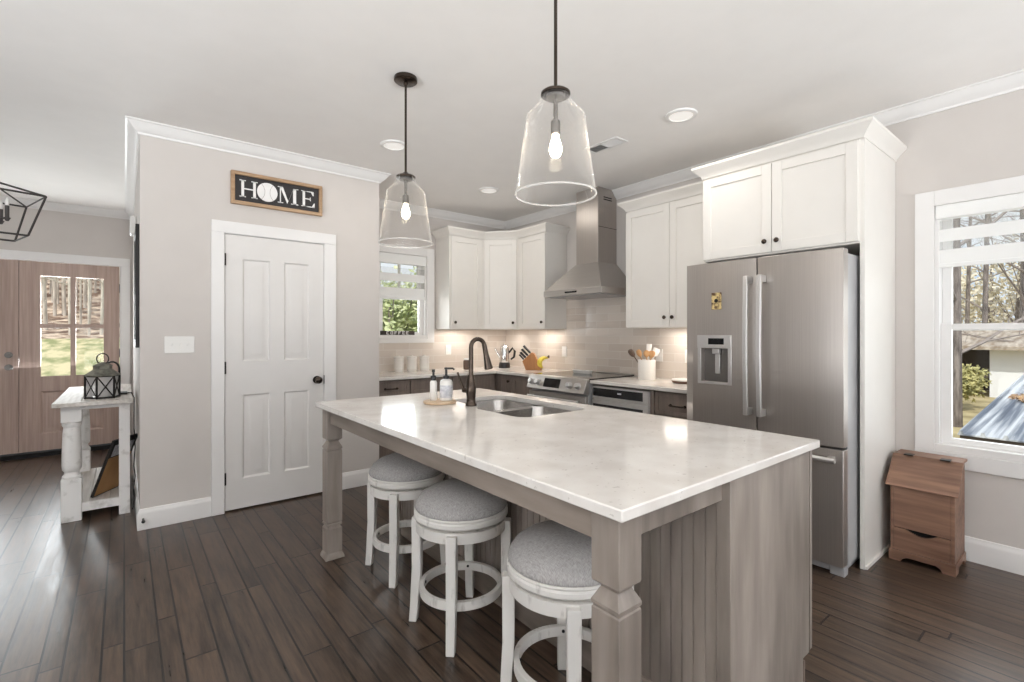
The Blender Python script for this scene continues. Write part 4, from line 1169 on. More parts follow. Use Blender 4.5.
def make_pendant(label):
    t = thing('pendant_light', label, 'pendant light', (0, 0, H), group='glass pendants over the island')
    gz = 1.824 - H
    MB().lathe([(0.0, 0.0), (0.062, 0.0), (0.064, -0.006), (0.064, -0.020), (0.056, -0.026), (0.012, -0.030), (0.010, -0.045), (0.0, -0.045)], (0, 0, 0), 32, caps=False).build('canopy', M['bronze'], t, local=True)
    MB().tube([(0, 0, -0.04), (0, 0, gz + 0.39)], 0.0065, 12).build('rod', M['bronze'], t, local=True)
    MB().lathe([(0.0, 0.392), (0.014, 0.392), (0.018, 0.384), (0.046, 0.376), (0.0535, 0.370), (0.0535, 0.362), (0.0, 0.360)], (0, 0, gz), 32, caps=False).build('cap', M['bronze'], t, local=True)
    ou = [(0.1470, 0.0), (0.1455, 0.006), (0.1075, 0.268), (0.1085, 0.278), (0.105, 0.287), (0.086, 0.305), (0.066, 0.328), (0.056, 0.342), (0.0515, 0.350), (0.0515, 0.359)]
    inn = [(r - 0.003, z - (0.001 if 0.27 < z < 0.35 else 0)) for r, z in reversed(ou)]
    MB().lathe(ou + inn, (0, 0, gz), 56, closed=True).build('glass_shade', M['shade_glass'], t, smooth=50, local=True)
    MB().lathe([(0.1432, 0.001), (0.1445, -0.002), (0.1475, -0.002), (0.1488, 0.001), (0.1475, 0.004), (0.1445, 0.004)], (0, 0, gz), 56, closed=True).build('glass_rim', M['rim_glass'], t, smooth=60, local=True)
    m = MB(); m.lathe([(0.0, 0.360), (0.034, 0.360), (0.034, 0.350), (0.008, 0.346), (0.008, 0.272), (0.016, 0.268), (0.0175, 0.262), (0.0175, 0.222), (0.014, 0.219), (0.0, 0.219)], (0, 0, gz), 20, caps=False)
    m.build('socket', M['nickel'], t, local=True)
    bl = [(0.0, 0.135), (0.009, 0.137), (0.018, 0.145), (0.023, 0.160), (0.022, 0.176), (0.017, 0.195), (0.012, 0.210), (0.011, 0.221), (0.0, 0.221)]
    MB().lathe(bl, (0, 0, gz), 24, caps=False).build('bulb', M['bulb'], t, smooth=60, local=True)
    return t


p = make_pendant('clear seeded glass pendant nearer the pantry door, with its whole rod and canopy in view')
p.location = (1.222, 2.470, H)
p2 = copy_tree(p); p2.location = (1.222, 1.272, H)
p2['label'] = 'clear seeded glass pendant nearest the camera, its rod leaving the top of the photo'
# ------------------------------------------------------------------ under-cabinet lights
for i, (loc, dr) in enumerate((((3.02, 4.78, ZB - 0.012), 'y'), ((3.55, 4.62, ZB - 0.012), 'y'), ((3.70, 4.05, ZB - 0.012), 'x'), ((3.70, 2.30, ZB - 0.012), 'x'))):
    a = area('under_cabinet_lamp', loc, (0, 0, -1), 0.06 if dr == 'x' else 0.36, 0.36 if dr == 'x' else 0.06, 1.9, (1.0, 0.92, 0.83))
a = area('under_cabinet_lamp', (3.70, 2.02, ZB - 0.012), (0, 0, -1), 0.05, 0.2, 1.1, (1.0, 0.92, 0.83))

# ------------------------------------------------------------------ ceiling fittings
rl = None
for (x, y, lab) in ((2.827, 1.77, 'round white recessed ceiling light nearest the refrigerator cabinet'), (1.588, 3.404, 'round white recessed ceiling light behind the far pendant rod'), (2.817, 3.88, 'round white recessed ceiling light nearest the kitchen corner')):
    if rl is None:
        rl = thing('recessed_light', lab, 'ceiling light', (x, y, H), group='recessed ceiling lights')
        MB().lathe([(0.102, 0.0), (0.100, -0.008), (0.086, -0.014), (0.074, -0.012), (0.072, 0.0)], (0, 0, 0), 40, caps=False).build('trim_ring', M['trim'], rl, smooth=50, local=True)
        MB().lathe([(0.074, -0.008), (0.0, -0.009)], (0, 0, 0), 40, caps=False).build('lens', M['lens'], rl, local=True)
    else:
        c = copy_tree(rl); c.location = (x, y, H); c['label'] = lab
    area('kitchen_fill', (x, y, H - 0.012), (0, 0, -1), 0.13, 0.13, 4.5, (1.0, 0.95, 0.88))  # downlight added under each fixture to brighten the kitchen
t = thing('ceiling_vent', 'white rectangular air vent in the ceiling behind the near pendant', 'vent', (2.835, 2.41, H))
m = MB(); x0, x1, y0, y1 = 2.765, 2.905, 2.25, 2.57
m.box(x0, x1, y0, y0 + 0.022, H - 0.007, H).box(x0, x1, y1 - 0.022, y1, H - 0.007, H).box(x0, x0 + 0.022, y0 + 0.022, y1 - 0.022, H - 0.007, H).box(x1 - 0.022, x1, y0 + 0.022, y1 - 0.022, H - 0.007, H).box(x0, x1, 2.402, 2.418, H - 0.007, H)
m.build('frame', M['trim'], t, 0.002)
MB().box(x0 + 0.02, x1 - 0.02, y0 + 0.02, y1 - 0.02, H - 0.002, H - 0.0005).build('duct', M['dark'], t)
m = MB()
for k in range(8):
    x = x0 + 0.028 + k * 0.0122
    for ya, yb, s in ((y0 + 0.022, 2.402, 1), (2.418, y1 - 0.022, -1)):
        m.loft([[(x, ya, H - 0.001), (x + 0.001, ya, H - 0.001), (x + 0.001 + s * 0.006, ya, H - 0.007), (x + s * 0.006, ya, H - 0.007)], [(x, yb, H - 0.001), (x + 0.001, yb, H - 0.001), (x + 0.001 + s * 0.006, yb, H - 0.007), (x + s * 0.006, yb, H - 0.007)]])
m.build('slats', M['trim'], t)

# ------------------------------------------------------------------ HOME sign
sx0, sx1, sz0, sz1 = 0.615, 1.272, 2.288, 2.533
t = thing('wall_sign', 'framed black HOME sign above the pantry door', 'sign', (0.943, PY, sz0))
m = MB(); f = 0.026; y0, y1 = PY - 0.034, PY - 0.001
m.box(sx0, sx1, y0, y1, sz1 - f, sz1).box(sx0, sx1, y0, y1, sz0, sz0 + f).box(sx0, sx0 + f, y0, y1, sz0 + f, sz1 - f).box(sx1 - f, sx1, y0, y1, sz0 + f, sz1 - f)
m.build('frame', M['signwood'], t, 0.003)
MB().box(sx0 + f, sx1 - f, PY - 0.016, PY - 0.002, sz0 + f, sz1 - f).build('board', M['signboard'], t)
yf, yb_ = PY - 0.0195, PY - 0.0155
ZA, ZZ = sz0 + 0.060, sz0 + 0.188
hh = ZZ - ZA


def letter(polys, x, w, name='letter'):
    m = MB()
    for poly in polys:
        m.prism([(x + p[0] * w, ZA + p[1] * hh) for p in poly], 'y', yf, yb_)
    return m.build(name, M['signwhite'], t, smooth=0)


def rc(a, b, c, d): return [(a, c), (b, c), (b, d), (a, d)]


letter([rc(0.10, 0.25, 0, 1), rc(0.75, 0.90, 0, 1), rc(0.25, 0.75, 0.46, 0.53), rc(0, 0.35, 0, 0.05), rc(0.65, 1, 0, 0.05), rc(0, 0.35, 0.95, 1), rc(0.65, 1, 0.95, 1)], 0.672, 0.122)
letter([rc(0.10, 0.15, 0, 1), rc(0.74, 0.89, 0, 1), [(0.10, 1), (0.24, 1), (0.50, 0.16), (0.455, 0.0)], [(0.455, 0), (0.50, 0.16), (0.78, 1.0), (0.74, 0.9)], rc(0, 0.26, 0, 0.05), rc(0.64, 1, 0, 0.05), rc(0, 0.2, 0.95, 1), rc(0.74, 1, 0.95, 1)], 0.936, 0.152)
letter([rc(0.10, 0.28, 0, 1), rc(0, 0.40, 0, 0.05), rc(0, 0.40, 0.95, 1), rc(0.28, 0.92, 0.95, 1), rc(0.28, 1.0, 0, 0.05), rc(0.28, 0.70, 0.48, 0.54), [(0.92, 1), (0.92, 0.74), (0.87, 0.74), (0.72, 0.95)], [(1.0, 0), (1.0, 0.28), (0.95, 0.28), (0.78, 0.05)], [(0.70, 0.40), (0.70, 0.62), (0.66, 0.62), (0.60, 0.52), (0.66, 0.40)]], 1.110, 0.104)
bc = (0.862, yf - 0.0005, (ZA + ZZ) / 2); br_ = 0.072
ball = MB().disc((bc[0], yf, bc[2]), 'y', br_, 0.004, 40).build('baseball', M['signwhite'], t)
m = MB()
for s in (-1, 1):
    pts = []
    for k in range(13):
        a = -0.95 + 1.9 * k / 12
        pts.append((bc[0] + s * (0.078 - 0.060 * cos(a)) * 1.0, yf - 0.0006, bc[2] + 0.0655 * sin(a) * 1.12))
    m.tube(pts, 0.0016, 6)
m.build('seam', M['seam'], ball)

# switch plate and outlets
t = thing('light_switch', 'white triple switch plate left of the pantry door', 'light switch', (0.304, PY, 1.245))
MB().box(0.217, 0.391, PY - 0.006, PY, 1.186, 1.304).build('plate', M['ceramic'], t, 0.003)
for k in range(3):
    x = 0.304 + (k - 1) * 0.046
    o = MB().box(x - 0.005, x + 0.005, PY - 0.012, PY - 0.005, 1.236, 1.254).build('toggle', M['ceramic'], t, 0.002)


def outlet(label, axis, face, u, z, w=0.072, h=0.115, rocker=False):
    t = thing('wall_outlet', label, 'outlet', (face, u, z) if axis == 'x' else (u, face, z), group='white outlets on the tile')
    def B(m, a, b, d0, d1, e, f): return m.box(face - d1, face - d0, a, b, e, f) if axis == 'x' else m.box(a, b, face - d1, face - d0, e, f)
    m = MB(); B(m, u - w / 2, u + w / 2, 0, 0.006, z - h / 2, z + h / 2); m.build('plate', M['ceramic'], t, 0.002)
    for dz in (-0.022, 0.022):
        m = MB(); B(m, u - 0.016, u + 0.016, 0.005, 0.008, z + dz - 0.014, z + dz + 0.014); m.build('socket', M['trim'], t, 0.002)


outlet('white outlet on the back-wall tile above the soap dispenser, right of the kitchen window', 'y', YB - 0.0085, 2.975, 1.135)
outlet('white outlet on the tile left of the range, above the bananas', 'x', XW - 0.0085, 3.85, 1.125)
outlet('white outlet on the tile behind the utensil crock', 'x', XW - 0.0085, 2.62, 1.125)
outlet('white outlet on the tile above the round board, beside the refrigerator', 'x', XW - 0.0085, 2.325, 1.125)

# ------------------------------------------------------------------ counter-top things
cn = None
for x, lab in ((2.278, 'white ribbed canister on the left of the three under the kitchen window'), (2.428, 'white ribbed canister in the middle of the three under the kitchen window'), (2.582, 'white ribbed canister on the right of the three, nearest the soap bottles')):
    if cn is None:
        cn = thing('canister', lab, 'canister', (x, 4.765, ZC), group='white canisters on the back counter')
        MB().lathe([(0.0, 0), (0.050, 0), (0.052, 0.003), (0.052, 0.03), (0.0535, 0.034), (0.052, 0.038), (0.052, 0.135), (0.0535, 0.139), (0.050, 0.143), (0.0, 0.143)], (0, 0, 0), 36, caps=False).build('jar_body', M['canister'], cn, local=True)
        MB().lathe([(0.0, 0.143), (0.054, 0.143), (0.055, 0.148), (0.053, 0.160), (0.045, 0.166), (0.012, 0.168), (0.012, 0.176), (0.0, 0.177)], (0, 0, 0), 36, caps=False).build('lid', M['canister'], cn, local=True)
    else:
        c = copy_tree(cn); c.location = (x, 4.765, ZC); c['label'] = lab

t = thing('jar', 'small dark jar with white lid behind the faucet on the back counter', 'jar', (3.075, 4.665, ZC))
MB().lathe([(0.0, 0), (0.040, 0), (0.043, 0.004), (0.043, 0.095), (0.034, 0.108), (0.0, 0.108)], (3.075, 4.665, ZC), 24, caps=False).build('jar_body', M['jar'], t)
MB().lathe([(0.0, 0.108), (0.036, 0.108), (0.036, 0.128), (0.0, 0.130)], (3.075, 4.665, ZC), 24, caps=False).build('lid', M['ceramic'], t)

# percolator
px, py = 3.57, 4.60
t = thing('percolator', 'chrome electric percolator with black base and handle in the corner', 'coffee percolator', (px, py, ZC))
MB().lathe([(0.0, 0), (0.070, 0), (0.072, 0.006), (0.066, 0.05), (0.060, 0.066), (0.0, 0.066)], (px, py, ZC), 28, caps=False).build('base', M['black'], t)
MB().lathe([(0.0, 0.066), (0.058, 0.066), (0.060, 0.075), (0.055, 0.22), (0.050, 0.245), (0.0, 0.245)], (px, py, ZC), 28, caps=False).build('pot_body', M['chrome'], t, smooth=30)
MB().lathe([(0.0, 0.245), (0.051, 0.245), (0.050, 0.255), (0.030, 0.268), (0.014, 0.270), (0.014, 0.29), (0.0, 0.292)], (px, py, ZC), 24, caps=False).build('lid', M['chrome'], t)
rg_ = Vector((0.78, -0.625, 0))
q = Vector((px, py, ZC))
MB().tube([q + rg_ * 0.05 + Vector((0, 0, 0.178)), q + rg_ * 0.10 + Vector((0, 0, 0.24)), q + rg_ * 0.125 + Vector((0, 0, 0.20)), q + rg_ * 0.115 + Vector((0, 0, 0.13)), q + rg_ * 0.075 + Vector((0, 0, 0.10))], [0.011, 0.013, 0.015, 0.014, 0.010], 10).build('handle', M['black'], t)
MB().tube([q - rg_ * 0.05 + Vector((0, 0, 0.12)), q - rg_ * 0.078 + Vector((0, 0, 0.165)), q - rg_ * 0.115 + Vector((0, 0, 0.235))], [0.018, 0.012, 0.008], 10).build('spout', M['chrome'], t)

# knife block
kx, ky = 3.60, 4.13
t = thing('knife_block', 'orange-brown wooden knife block full of black-handled knives', 'knife block', (kx, ky, ZC))
X = Matrix.Translation((kx, ky, ZC)) @ Matrix.Rotation(radians(132), 4, 'Z')
# local: +x = leaning direction (towards the handles)
MB().prism([(-0.115, 0.0), (0.065, 0.0), (0.105, 0.10), (0.000, 0.200), (-0.030, 0.185)], 'y', -0.048, 0.048).build('block', M['block'], t, 0.004, xf=X)
sl = Vector((0.105, 0, 0.10)) - Vector((0.0, 0, 0.20)); dn = Vector((sl.z, 0, -sl.x)).normalized() * -1
dn = Vector((0.69, 0, 0.72))
for k, (s, yv, L_) in enumerate(((0.14, -0.028, 0.12), (0.14, 0.0, 0.12), (0.14, 0.028, 0.115), (0.42, -0.028, 0.105), (0.42, 0.028, 0.105), (0.66, -0.03, 0.09), (0.66, 0.0, 0.09), (0.66, 0.03, 0.09), (0.86, 0.0, 0.08))):
    b0_ = Vector((0.0, 0, 0.20)) + sl * s + Vector((0, yv, 0))
    m = MB(); m.tube([b0_ - dn * 0.03, b0_ + dn * 0.012], 0.004, 6)
    m.tube([b0_ + dn * 0.010, b0_ + dn * 0.03, b0_ + dn * L_ * 0.7, b0_ + dn * L_], [0.010, 0.009, 0.0095, 0.011], 8)
    o = m.build('kitchen_knife', M['black'], None, xf=X)
    tag(o, 'black-handled knife sticking out of the wooden knife block', 'knife', 'knives in the block')

# bananas
bx, by = 3.685, 3.99
t = thing('banana_bunch', 'bunch of yellow bananas between knife block and range', 'bananas', (bx, by, ZC))
ctr = Vector((bx, by, ZC))
for k in range(4):
    pts = []; rr = []
    fan = radians(-28 + 20 * k)                     # each banana hangs in its own upright plane from the common stem
    hd_ = Vector((-0.78 * cos(fan) - 0.625 * sin(fan), 0.625 * cos(fan) - 0.78 * sin(fan), 0))
    for i in range(11):
        u = i / 10.0
        a_ = radians(62 + 176 * u)
        p_ = ctr + Vector((0.020, -0.016, 0)) + hd_ * (-0.072 * cos(a_) + 0.072 * cos(radians(62)) + 0.004) + Vector((0, 0, 0.081 + 0.060 * sin(a_)))
        pts.append(p_); rr.append(0.005 + 0.0135 * min(1, sin(pi * u) * 1.5))
    MB().tube(pts, rr, 9).build('banana', M['banana'], t, smooth=60)
MB().tube([ctr + Vector((0.020, -0.016, 0.138)), ctr + Vector((0.024, -0.018, 0.168))], [0.014, 0.008], 8).build('stem', M['jar'], t)

# spoon rest on the cooktop
t = thing('spoon_rest', 'white oblong spoon rest on the black cooktop', 'spoon rest', (3.60, 3.36, 0.925))
m = MB(); rings = []
for k, (sx_, sy_, z) in enumerate(((0.02, 0.08, 0.0), (0.042, 0.115, 0.001), (0.052, 0.13, 0.030), (0.047, 0.126, 0.031), (0.036, 0.108, 0.020), (0.001, 0.001, 0.018))):
    rings.append([(3.60 + sx_ * cos(2 * pi * i / 32), 3.36 + sy_ * sin(2 * pi * i / 32), 0.925 + z) for i in range(32)])
m.loft(rings); m.build('dish', M['ceramic'], t, smooth=60)

# utensil crock and utensils
ux, uy = 3.675, 2.645
cr_ = MB().lathe([(0.0, 0), (0.074, 0), (0.077, 0.004), (0.077, 0.170), (0.075, 0.175), (0.070, 0.175), (0.069, 0.17), (0.069, 0.008), (0.0, 0.008)], (ux, uy, ZC), 40, caps=False).build('utensil_crock', M['ceramic'], None, smooth=40)
tag(cr_, 'white ceramic crock full of utensils right of the range', 'crock')


def utensil(name, label, base, tip, mat, head):
    b_, t_ = Vector(base), Vector(tip)
    d_ = (t_ - b_)
    up_ = d_.normalized()
    m = MB()
    e_ = t_ - d_ * 0.26
    m.tube([b_, b_ + d_ * 0.4, e_ + d_ * 0.03], [0.005, 0.006, 0.0055], 8)
    # head: flat blade facing the camera
    vw = Vector((t_.x, t_.y, 0)).normalized(); rt_ = up_.cross(vw).normalized(); nv = rt_.cross(up_).normalized()
    w_, th_ = head
    rings = []
    for u, ww in ((0, 0.22), (0.2, 0.75), (0.5, 1.0), (0.8, 0.92), (0.95, 0.6), (1.0, 0.15)) if name != 'spatula' else ((0, 0.3), (0.12, 0.9), (0.5, 0.95), (0.96, 1.0), (1.0, 0.96)):
        c_ = e_ + (t_ - e_) * u
        rings.append([c_ + rt_ * (w_ * ww * cos(2 * pi * i / 12)) + nv * (th_ * sin(2 * pi * i / 12)) for i in range(12)])
    m.loft(rings)
    return tag(m.build(name, mat, None, smooth=60), label, name.replace('_', ' '))


zc_ = ZC + 0.0085
rt = Vector((0.78, -0.625, 0))
def up_at(r, d, z): return (ux + 0.78 * r + 0.62 * d, uy - 0.625 * r + 0.78 * d, z)
utensil('wooden_spoon', 'wooden spoon leaning left in the white crock', up_at(0.02, 0.0, zc_), up_at(-0.075, 0.02, ZC + 0.265), M['beech'], (0.024, 0.006))
utensil('wooden_spoon', 'wooden spoon standing in the middle of the white crock', up_at(0.01, -0.03, zc_), up_at(-0.020, -0.05, ZC + 0.262), M['beech'], (0.026, 0.006))
utensil('wooden_spatula', 'broad wooden spatula in front of the other utensils in the crock', up_at(-0.01, -0.04, zc_), up_at(0.035, -0.058, ZC + 0.258), M['beech'], (0.030, 0.005))
utensil('ladle', 'dark ladle sticking out furthest left from the crock', up_at(0.03, 0.03, zc_), up_at(-0.150, 0.03, ZC + 0.265), M['jar'], (0.026, 0.012))
utensil('spatula', 'tall white spatula standing in the crock', up_at(0.0, 0.02, zc_), up_at(0.035, 0.04, ZC + 0.315), M['ceramic'], (0.024, 0.005))
utensil('spatula', 'white spatula leaning right in the crock, beside the taller one', up_at(-0.01, 0.02, zc_), up_at(0.105, 0.03, ZC + 0.275), M['ceramic'], (0.032, 0.005))

t = thing('serving_board', 'round wooden board with white top beside the refrigerator', 'serving board', (3.64, 2.225, ZC))
MB().lathe([(0.0, 0), (0.100, 0), (0.118, 0.010), (0.120, 0.020), (0.0, 0.020)], (3.64, 2.225, ZC), 36, caps=False).build('wooden_base', M['bbwood'], t)
MB().lathe([(0.0, 0.020), (0.118, 0.020), (0.122, 0.026), (0.118, 0.032), (0.0, 0.030)], (3.64, 2.225, ZC), 36, caps=False).build('plate', M['ceramic'], t)

# sign on the kitchen window sill
t = thing('sill_sign', 'small dark word sign with pale letters on the kitchen window sill', 'sign', (2.33, YB + 0.02, 1.3085))
MB().box(2.145, 2.545, YB + 0.004, YB + 0.022, 1.3085, 1.355).build('block', M['signink'], t, 0.002)
LT = {'C': [rc(0, 0.25, 0, 1), rc(0.25, 1, 0, 0.2), rc(0.25, 1, 0.8, 1)], 'O': [rc(0, 0.25, 0, 1), rc(0.75, 1, 0, 1), rc(0.25, 0.75, 0, 0.2), rc(0.25, 0.75, 0.8, 1)],
      'F': [rc(0, 0.25, 0, 1), rc(0.25, 1, 0.8, 1), rc(0.25, 0.8, 0.42, 0.6)], 'E': [rc(0, 0.25, 0, 1), rc(0.25, 1, 0.8, 1), rc(0.25, 0.8, 0.42, 0.6), rc(0.25, 1, 0, 0.2)]}
for k, ch in enumerate('COFFEE'):
    m = MB(); x = 2.21 + k * 0.046
    for poly in LT[ch]: m.prism([(x + p_[0] * 0.030, 1.315 + p_[1] * 0.034) for p_ in poly], 'y', YB + 0.002, YB + 0.0045)
    m.build('letter', M['signwhite'], t, smooth=0)

# ------------------------------------------------------------------ bread box
t = thing('bread_box', 'brown wooden vegetable bin with slanted lid under the right window', 'bread box', (3.68, 0.69, 0))
y0, y1 = 0.548, 0.832
xf, xb = 3.525, 3.80
side = [(xf + 0.0, 0.055), (xb, 0.055), (xb, 0.585), (xf + 0.145, 0.585), (xf, 0.452)]
for a, b in ((y0, y0 + 0.016), (y1 - 0.016, y1)):
    MB().prism(side, 'y', a, b).build('side_panel', M['bbwood'], t, 0.002)
MB().box(xb - 0.014, xb, y0 + 0.016, y1 - 0.016, 0.055, 0.585).build('back_panel', M['bbwood'], t)
MB().box(xf + 0.002, xf + 0.016, y0 + 0.016, y1 - 0.016, 0.193, 0.455).build('front_panel', M['bbwood'], t, 0.002)
# drop-front bin with a curved finger slot
pts = [(y0 + 0.017, 0.058), (y1 - 0.017, 0.058), (y1 - 0.017, 0.190), (y1 - 0.07, 0.190)]
for k in range(9):
    a = k / 8.0
    pts.append((y1 - 0.07 - a * (y1 - y0 - 0.14), 0.190 - 0.026 * sin(pi * a)))
pts += [(y0 + 0.017, 0.190)]
MB().prism(pts, 'x', xf + 0.002, xf + 0.016).build('bin_front', M['bbwood'], t)
MB().box(xf + 0.05, xf + 0.06, y0 + 0.016, y1 - 0.016, 0.058, 0.43).build('inner_back', M['dark'], t)
# scalloped plinth
yc = (y0 + y1) / 2
pl = [(y0 - 0.006, 0.0), (y0 + 0.05, 0.0), (y0 + 0.058, 0.018), (y0 + 0.08, 0.030), (y1 - 0.08, 0.030), (y1 - 0.058, 0.018), (y1 - 0.05, 0.0), (y1 + 0.006, 0.0), (y1 + 0.006, 0.062), (y0 - 0.006, 0.062)]
MB().prism(pl, 'x', xf - 0.010, xf + 0.004).build('plinth', M['bbwood'], t, 0.002)
ps = [(xf + 0.004, 0.0), (xf + 0.06, 0.0), (xf + 0.08, 0.028), (xb - 0.06, 0.028), (xb - 0.045, 0.0), (xb, 0.0), (xb, 0.062), (xf + 0.004, 0.062)]
MB().prism(ps, 'y', y0 - 0.006, y0 + 0.008).prism(ps, 'y', y1 - 0.008, y1 + 0.006).build('plinth', M['bbwood'], t, 0.002)
MB().prism([(xf - 0.030, 0.440), (xf - 0.022, 0.433), (xf + 0.142, 0.588), (xf + 0.134, 0.600)], 'y', y0 - 0.018, y1 + 0.018).build('lid', M['bbwood'], t, 0.003)
MB().box(xf + 0.128, xb, y0 - 0.012, y1 + 0.012, 0.585, 0.600).build('top_board', M['bbwood'], t, 0.002)
for y in (y0 + 0.06, y1 - 0.06):
    MB().box(xf + 0.112, xf + 0.160, y - 0.022, y + 0.022, 0.597, 0.603).build('hinge', M['blackmetal'], t)

# ------------------------------------------------------------------ console table and what stands on it
t = thing('console_table', 'weathered white farmhouse console table with turned legs in the entry hall', 'table', (-0.16, 5.2, 0))
ta0, ta1, tb0, tb1, tz = -0.385, 0.050, 4.50, 5.86, 0.845
m = MB()
m.box(ta0, ta1, tb0, tb0 + 0.11, tz - 0.03, tz).box(ta0, ta1, tb1 - 0.11, tb1, tz - 0.03, tz)
for k in range(3):
    w_ = (ta1 - ta0) / 3
    m.box(ta0 + k * w_ + 0.001, ta0 + (k + 1) * w_ - 0.001, tb0 + 0.112, tb1 - 0.112, tz - 0.03, tz)
m.build('table_top', M['tabletop'], t, 0.004)
MB().box(ta0 + 0.05, ta0 + 0.07, tb0 + 0.12, tb1 - 0.12, tz - 0.085, tz - 0.03).box(ta0 + 0.12, ta1 - 0.08, tb0 + 0.08, tb0 + 0.10, tz - 0.06, tz - 0.03).build('apron', M['tablewhite'], t, 0.002)


def turned_leg(cx_, cy_, w):
    m = MB()
    h_ = w / 2
    m.box(cx_ - h_, cx_ + h_, cy_ - h_, cy_ + h_, 0.0, 0.30)
    m.lathe([(h_ * 0.9, 0.30), (h_ * 0.98, 0.315), (h_ * 0.75, 0.33), (h_ * 0.72, 0.345), (h_ * 0.95, 0.36), (h_ * 1.0, 0.39), (h_ * 0.98, 0.50), (h_ * 0.9, 0.62), (h_ * 0.82, 0.66), (h_ * 0.98, 0.675), (h_ * 0.98, 0.69), (h_ * 0.85, 0.70)], (cx_, cy_, 0), 28)
    m.box(cx_ - h_, cx_ + h_, cy_ - h_, cy_ + h_, 0.70, tz - 0.03)
    return m.build('leg', M['tablewhite'], t, 0.003, smooth=35)


turned_leg(-0.290, 4.640, 0.110)
turned_leg(-0.290, 5.720, 0.110)
for cy_ in (4.60, 5.74):
    MB().box(-0.030, 0.034, cy_ - 0.045, cy_ + 0.045, 0.0, tz - 0.03).build('leg', M['tablewhite'], t, 0.003)
m = MB()
m.box(-0.345, 0.034, 4.60, 4.63, 0.055, 0.115)
m.box(-0.335, -0.31, 4.695, 5.665, 0.055, 0.115)
m.build('stretcher', M['tablewhite'], t, 0.003)
m = MB()
for k in range(3): m.box(-0.305 + k * 0.112, -0.305 + (k + 1) * 0.112 - 0.002, 4.632, 5.76, 0.09, 0.112)
m.build('lower_shelf', M['tabletop'], t, 0.002)

lx, ly = -0.125, 4.72
t = thing('candle_lantern', 'black wire hexagonal candle lantern with grey metal roof on the console table', 'lantern', (lx, ly, tz))
R6 = 0.100
hexa = [(lx + R6 * cos(radians(60 * k + 12)), ly + R6 * sin(radians(60 * k + 12))) for k in range(6)]
m = MB()
z0_, z1_ = tz + 0.008, tz + 0.165
for k in range(6):
    a, b = hexa[k], hexa[(k + 1) % 6]
    m.bar((*a, tz), (*a, z1_), 0.009); m.bar((*a, z0_), (*b, z0_), 0.009); m.bar((*a, z1_), (*b, z1_), 0.008)
    m.bar((*a, z0_), (*b, z1_), 0.006); m.bar((*b, z0_), (*a, z1_), 0.006)
m.build('frame', M['blackmetal'], t)
inn_ = [(lx + (x - lx) * 0.94, ly + (y - ly) * 0.94) for x, y in hexa]
MB().prism(inn_, 'z', tz + 0.010, tz + 0.163).build('glass', M['lantern_glass'], t)
MB().lathe([(0.0, 0.011), (0.034, 0.011), (0.034, 0.10), (0.0, 0.10)], (lx, ly, tz), 20, caps=False).build('candle', M['ceramic'], t)
def hx_(k_, z): return [(lx + (x - lx) * k_, ly + (y - ly) * k_, z) for x, y in hexa]
MB().loft([hx_(1.06, z1_), hx_(1.10, z1_ + 0.006), hx_(0.60, z1_ + 0.045), hx_(0.56, z1_ + 0.05), hx_(0.56, z1_ + 0.070), hx_(0.62, z1_ + 0.074), hx_(0.14, z1_ + 0.100)]).build('roof', M['greypaint'], t, smooth=20)
pts = [(lx + 0.045 * cos(a) * 0.78, ly - 0.045 * cos(a) * 0.625, z1_ + 0.125 + 0.040 * sin(a)) for a in [2 * pi * k / 20 for k in range(20)]]
MB().tube(pts + [pts[0]], 0.004, 6).build('ring_handle', M['blackmetal'], t)

hx0, hy0 = -0.03, 4.93
t = thing('hook_stand', 'black metal hook stand just behind the lantern on the console table', 'stand', (hx0, hy0, tz))
MB().box(hx0 - 0.05, hx0 + 0.05, hy0 - 0.06, hy0 + 0.06, tz, tz + 0.016).build('base', M['blackmetal'], t, 0.003)
pts = [(hx0, hy0, tz + 0.012), (hx0, hy0, tz + 0.20)]
for k in range(1, 10):
    a = pi * k / 9
    pts.append((hx0 - 0.055 * 0.78 * (1 - cos(a)), hy0 + 0.055 * 0.625 * (1 - cos(a)), tz + 0.20 + 0.055 * sin(a)))
MB().tube(pts, 0.007, 8).build('hook', M['blackmetal'], t)

# framed picture leaning under the table
zs_ = 0.112
t = thing('picture_frame', 'large dark framed picture with kraft paper back leaning under the console table', 'picture frame', (-0.195, 4.72, zs_), rz=radians(-32.7))
def lean(th, L0, L1, y0, y1, tilt, name, mat, off):
    dz = Vector((sin(tilt), 0, cos(tilt))); dx = Vector((cos(tilt), 0, -sin(tilt)))
    o0_ = Vector((0, 0, sin(tilt) * 0.02)) + dx * off
    m = MB(); rg2 = []
    for y in (y0, y1):
        rg2.append([o0_ + dz * L0 + Vector((0, y, 0)), o0_ + dz * L0 + dx * th + Vector((0, y, 0)), o0_ + dx * th + dz * L1 + Vector((0, y, 0)), o0_ + dz * L1 + Vector((0, y, 0))])
    m.loft(rg2); return m.build(name, mat, t, local=True)
lean(0.016, 0, 0.44, 0.0, 0.27, radians(20), 'frame', M['blackmetal'], 0)
lean(0.003, 0.008, 0.30, 0.012, 0.26, radians(20), 'paper_back', M['kraft'], 0.0150)
lean(0.003, 0.31, 0.40, 0.03, 0.24, radians(20), 'grey_backing', M['label_grey'], 0.0150)

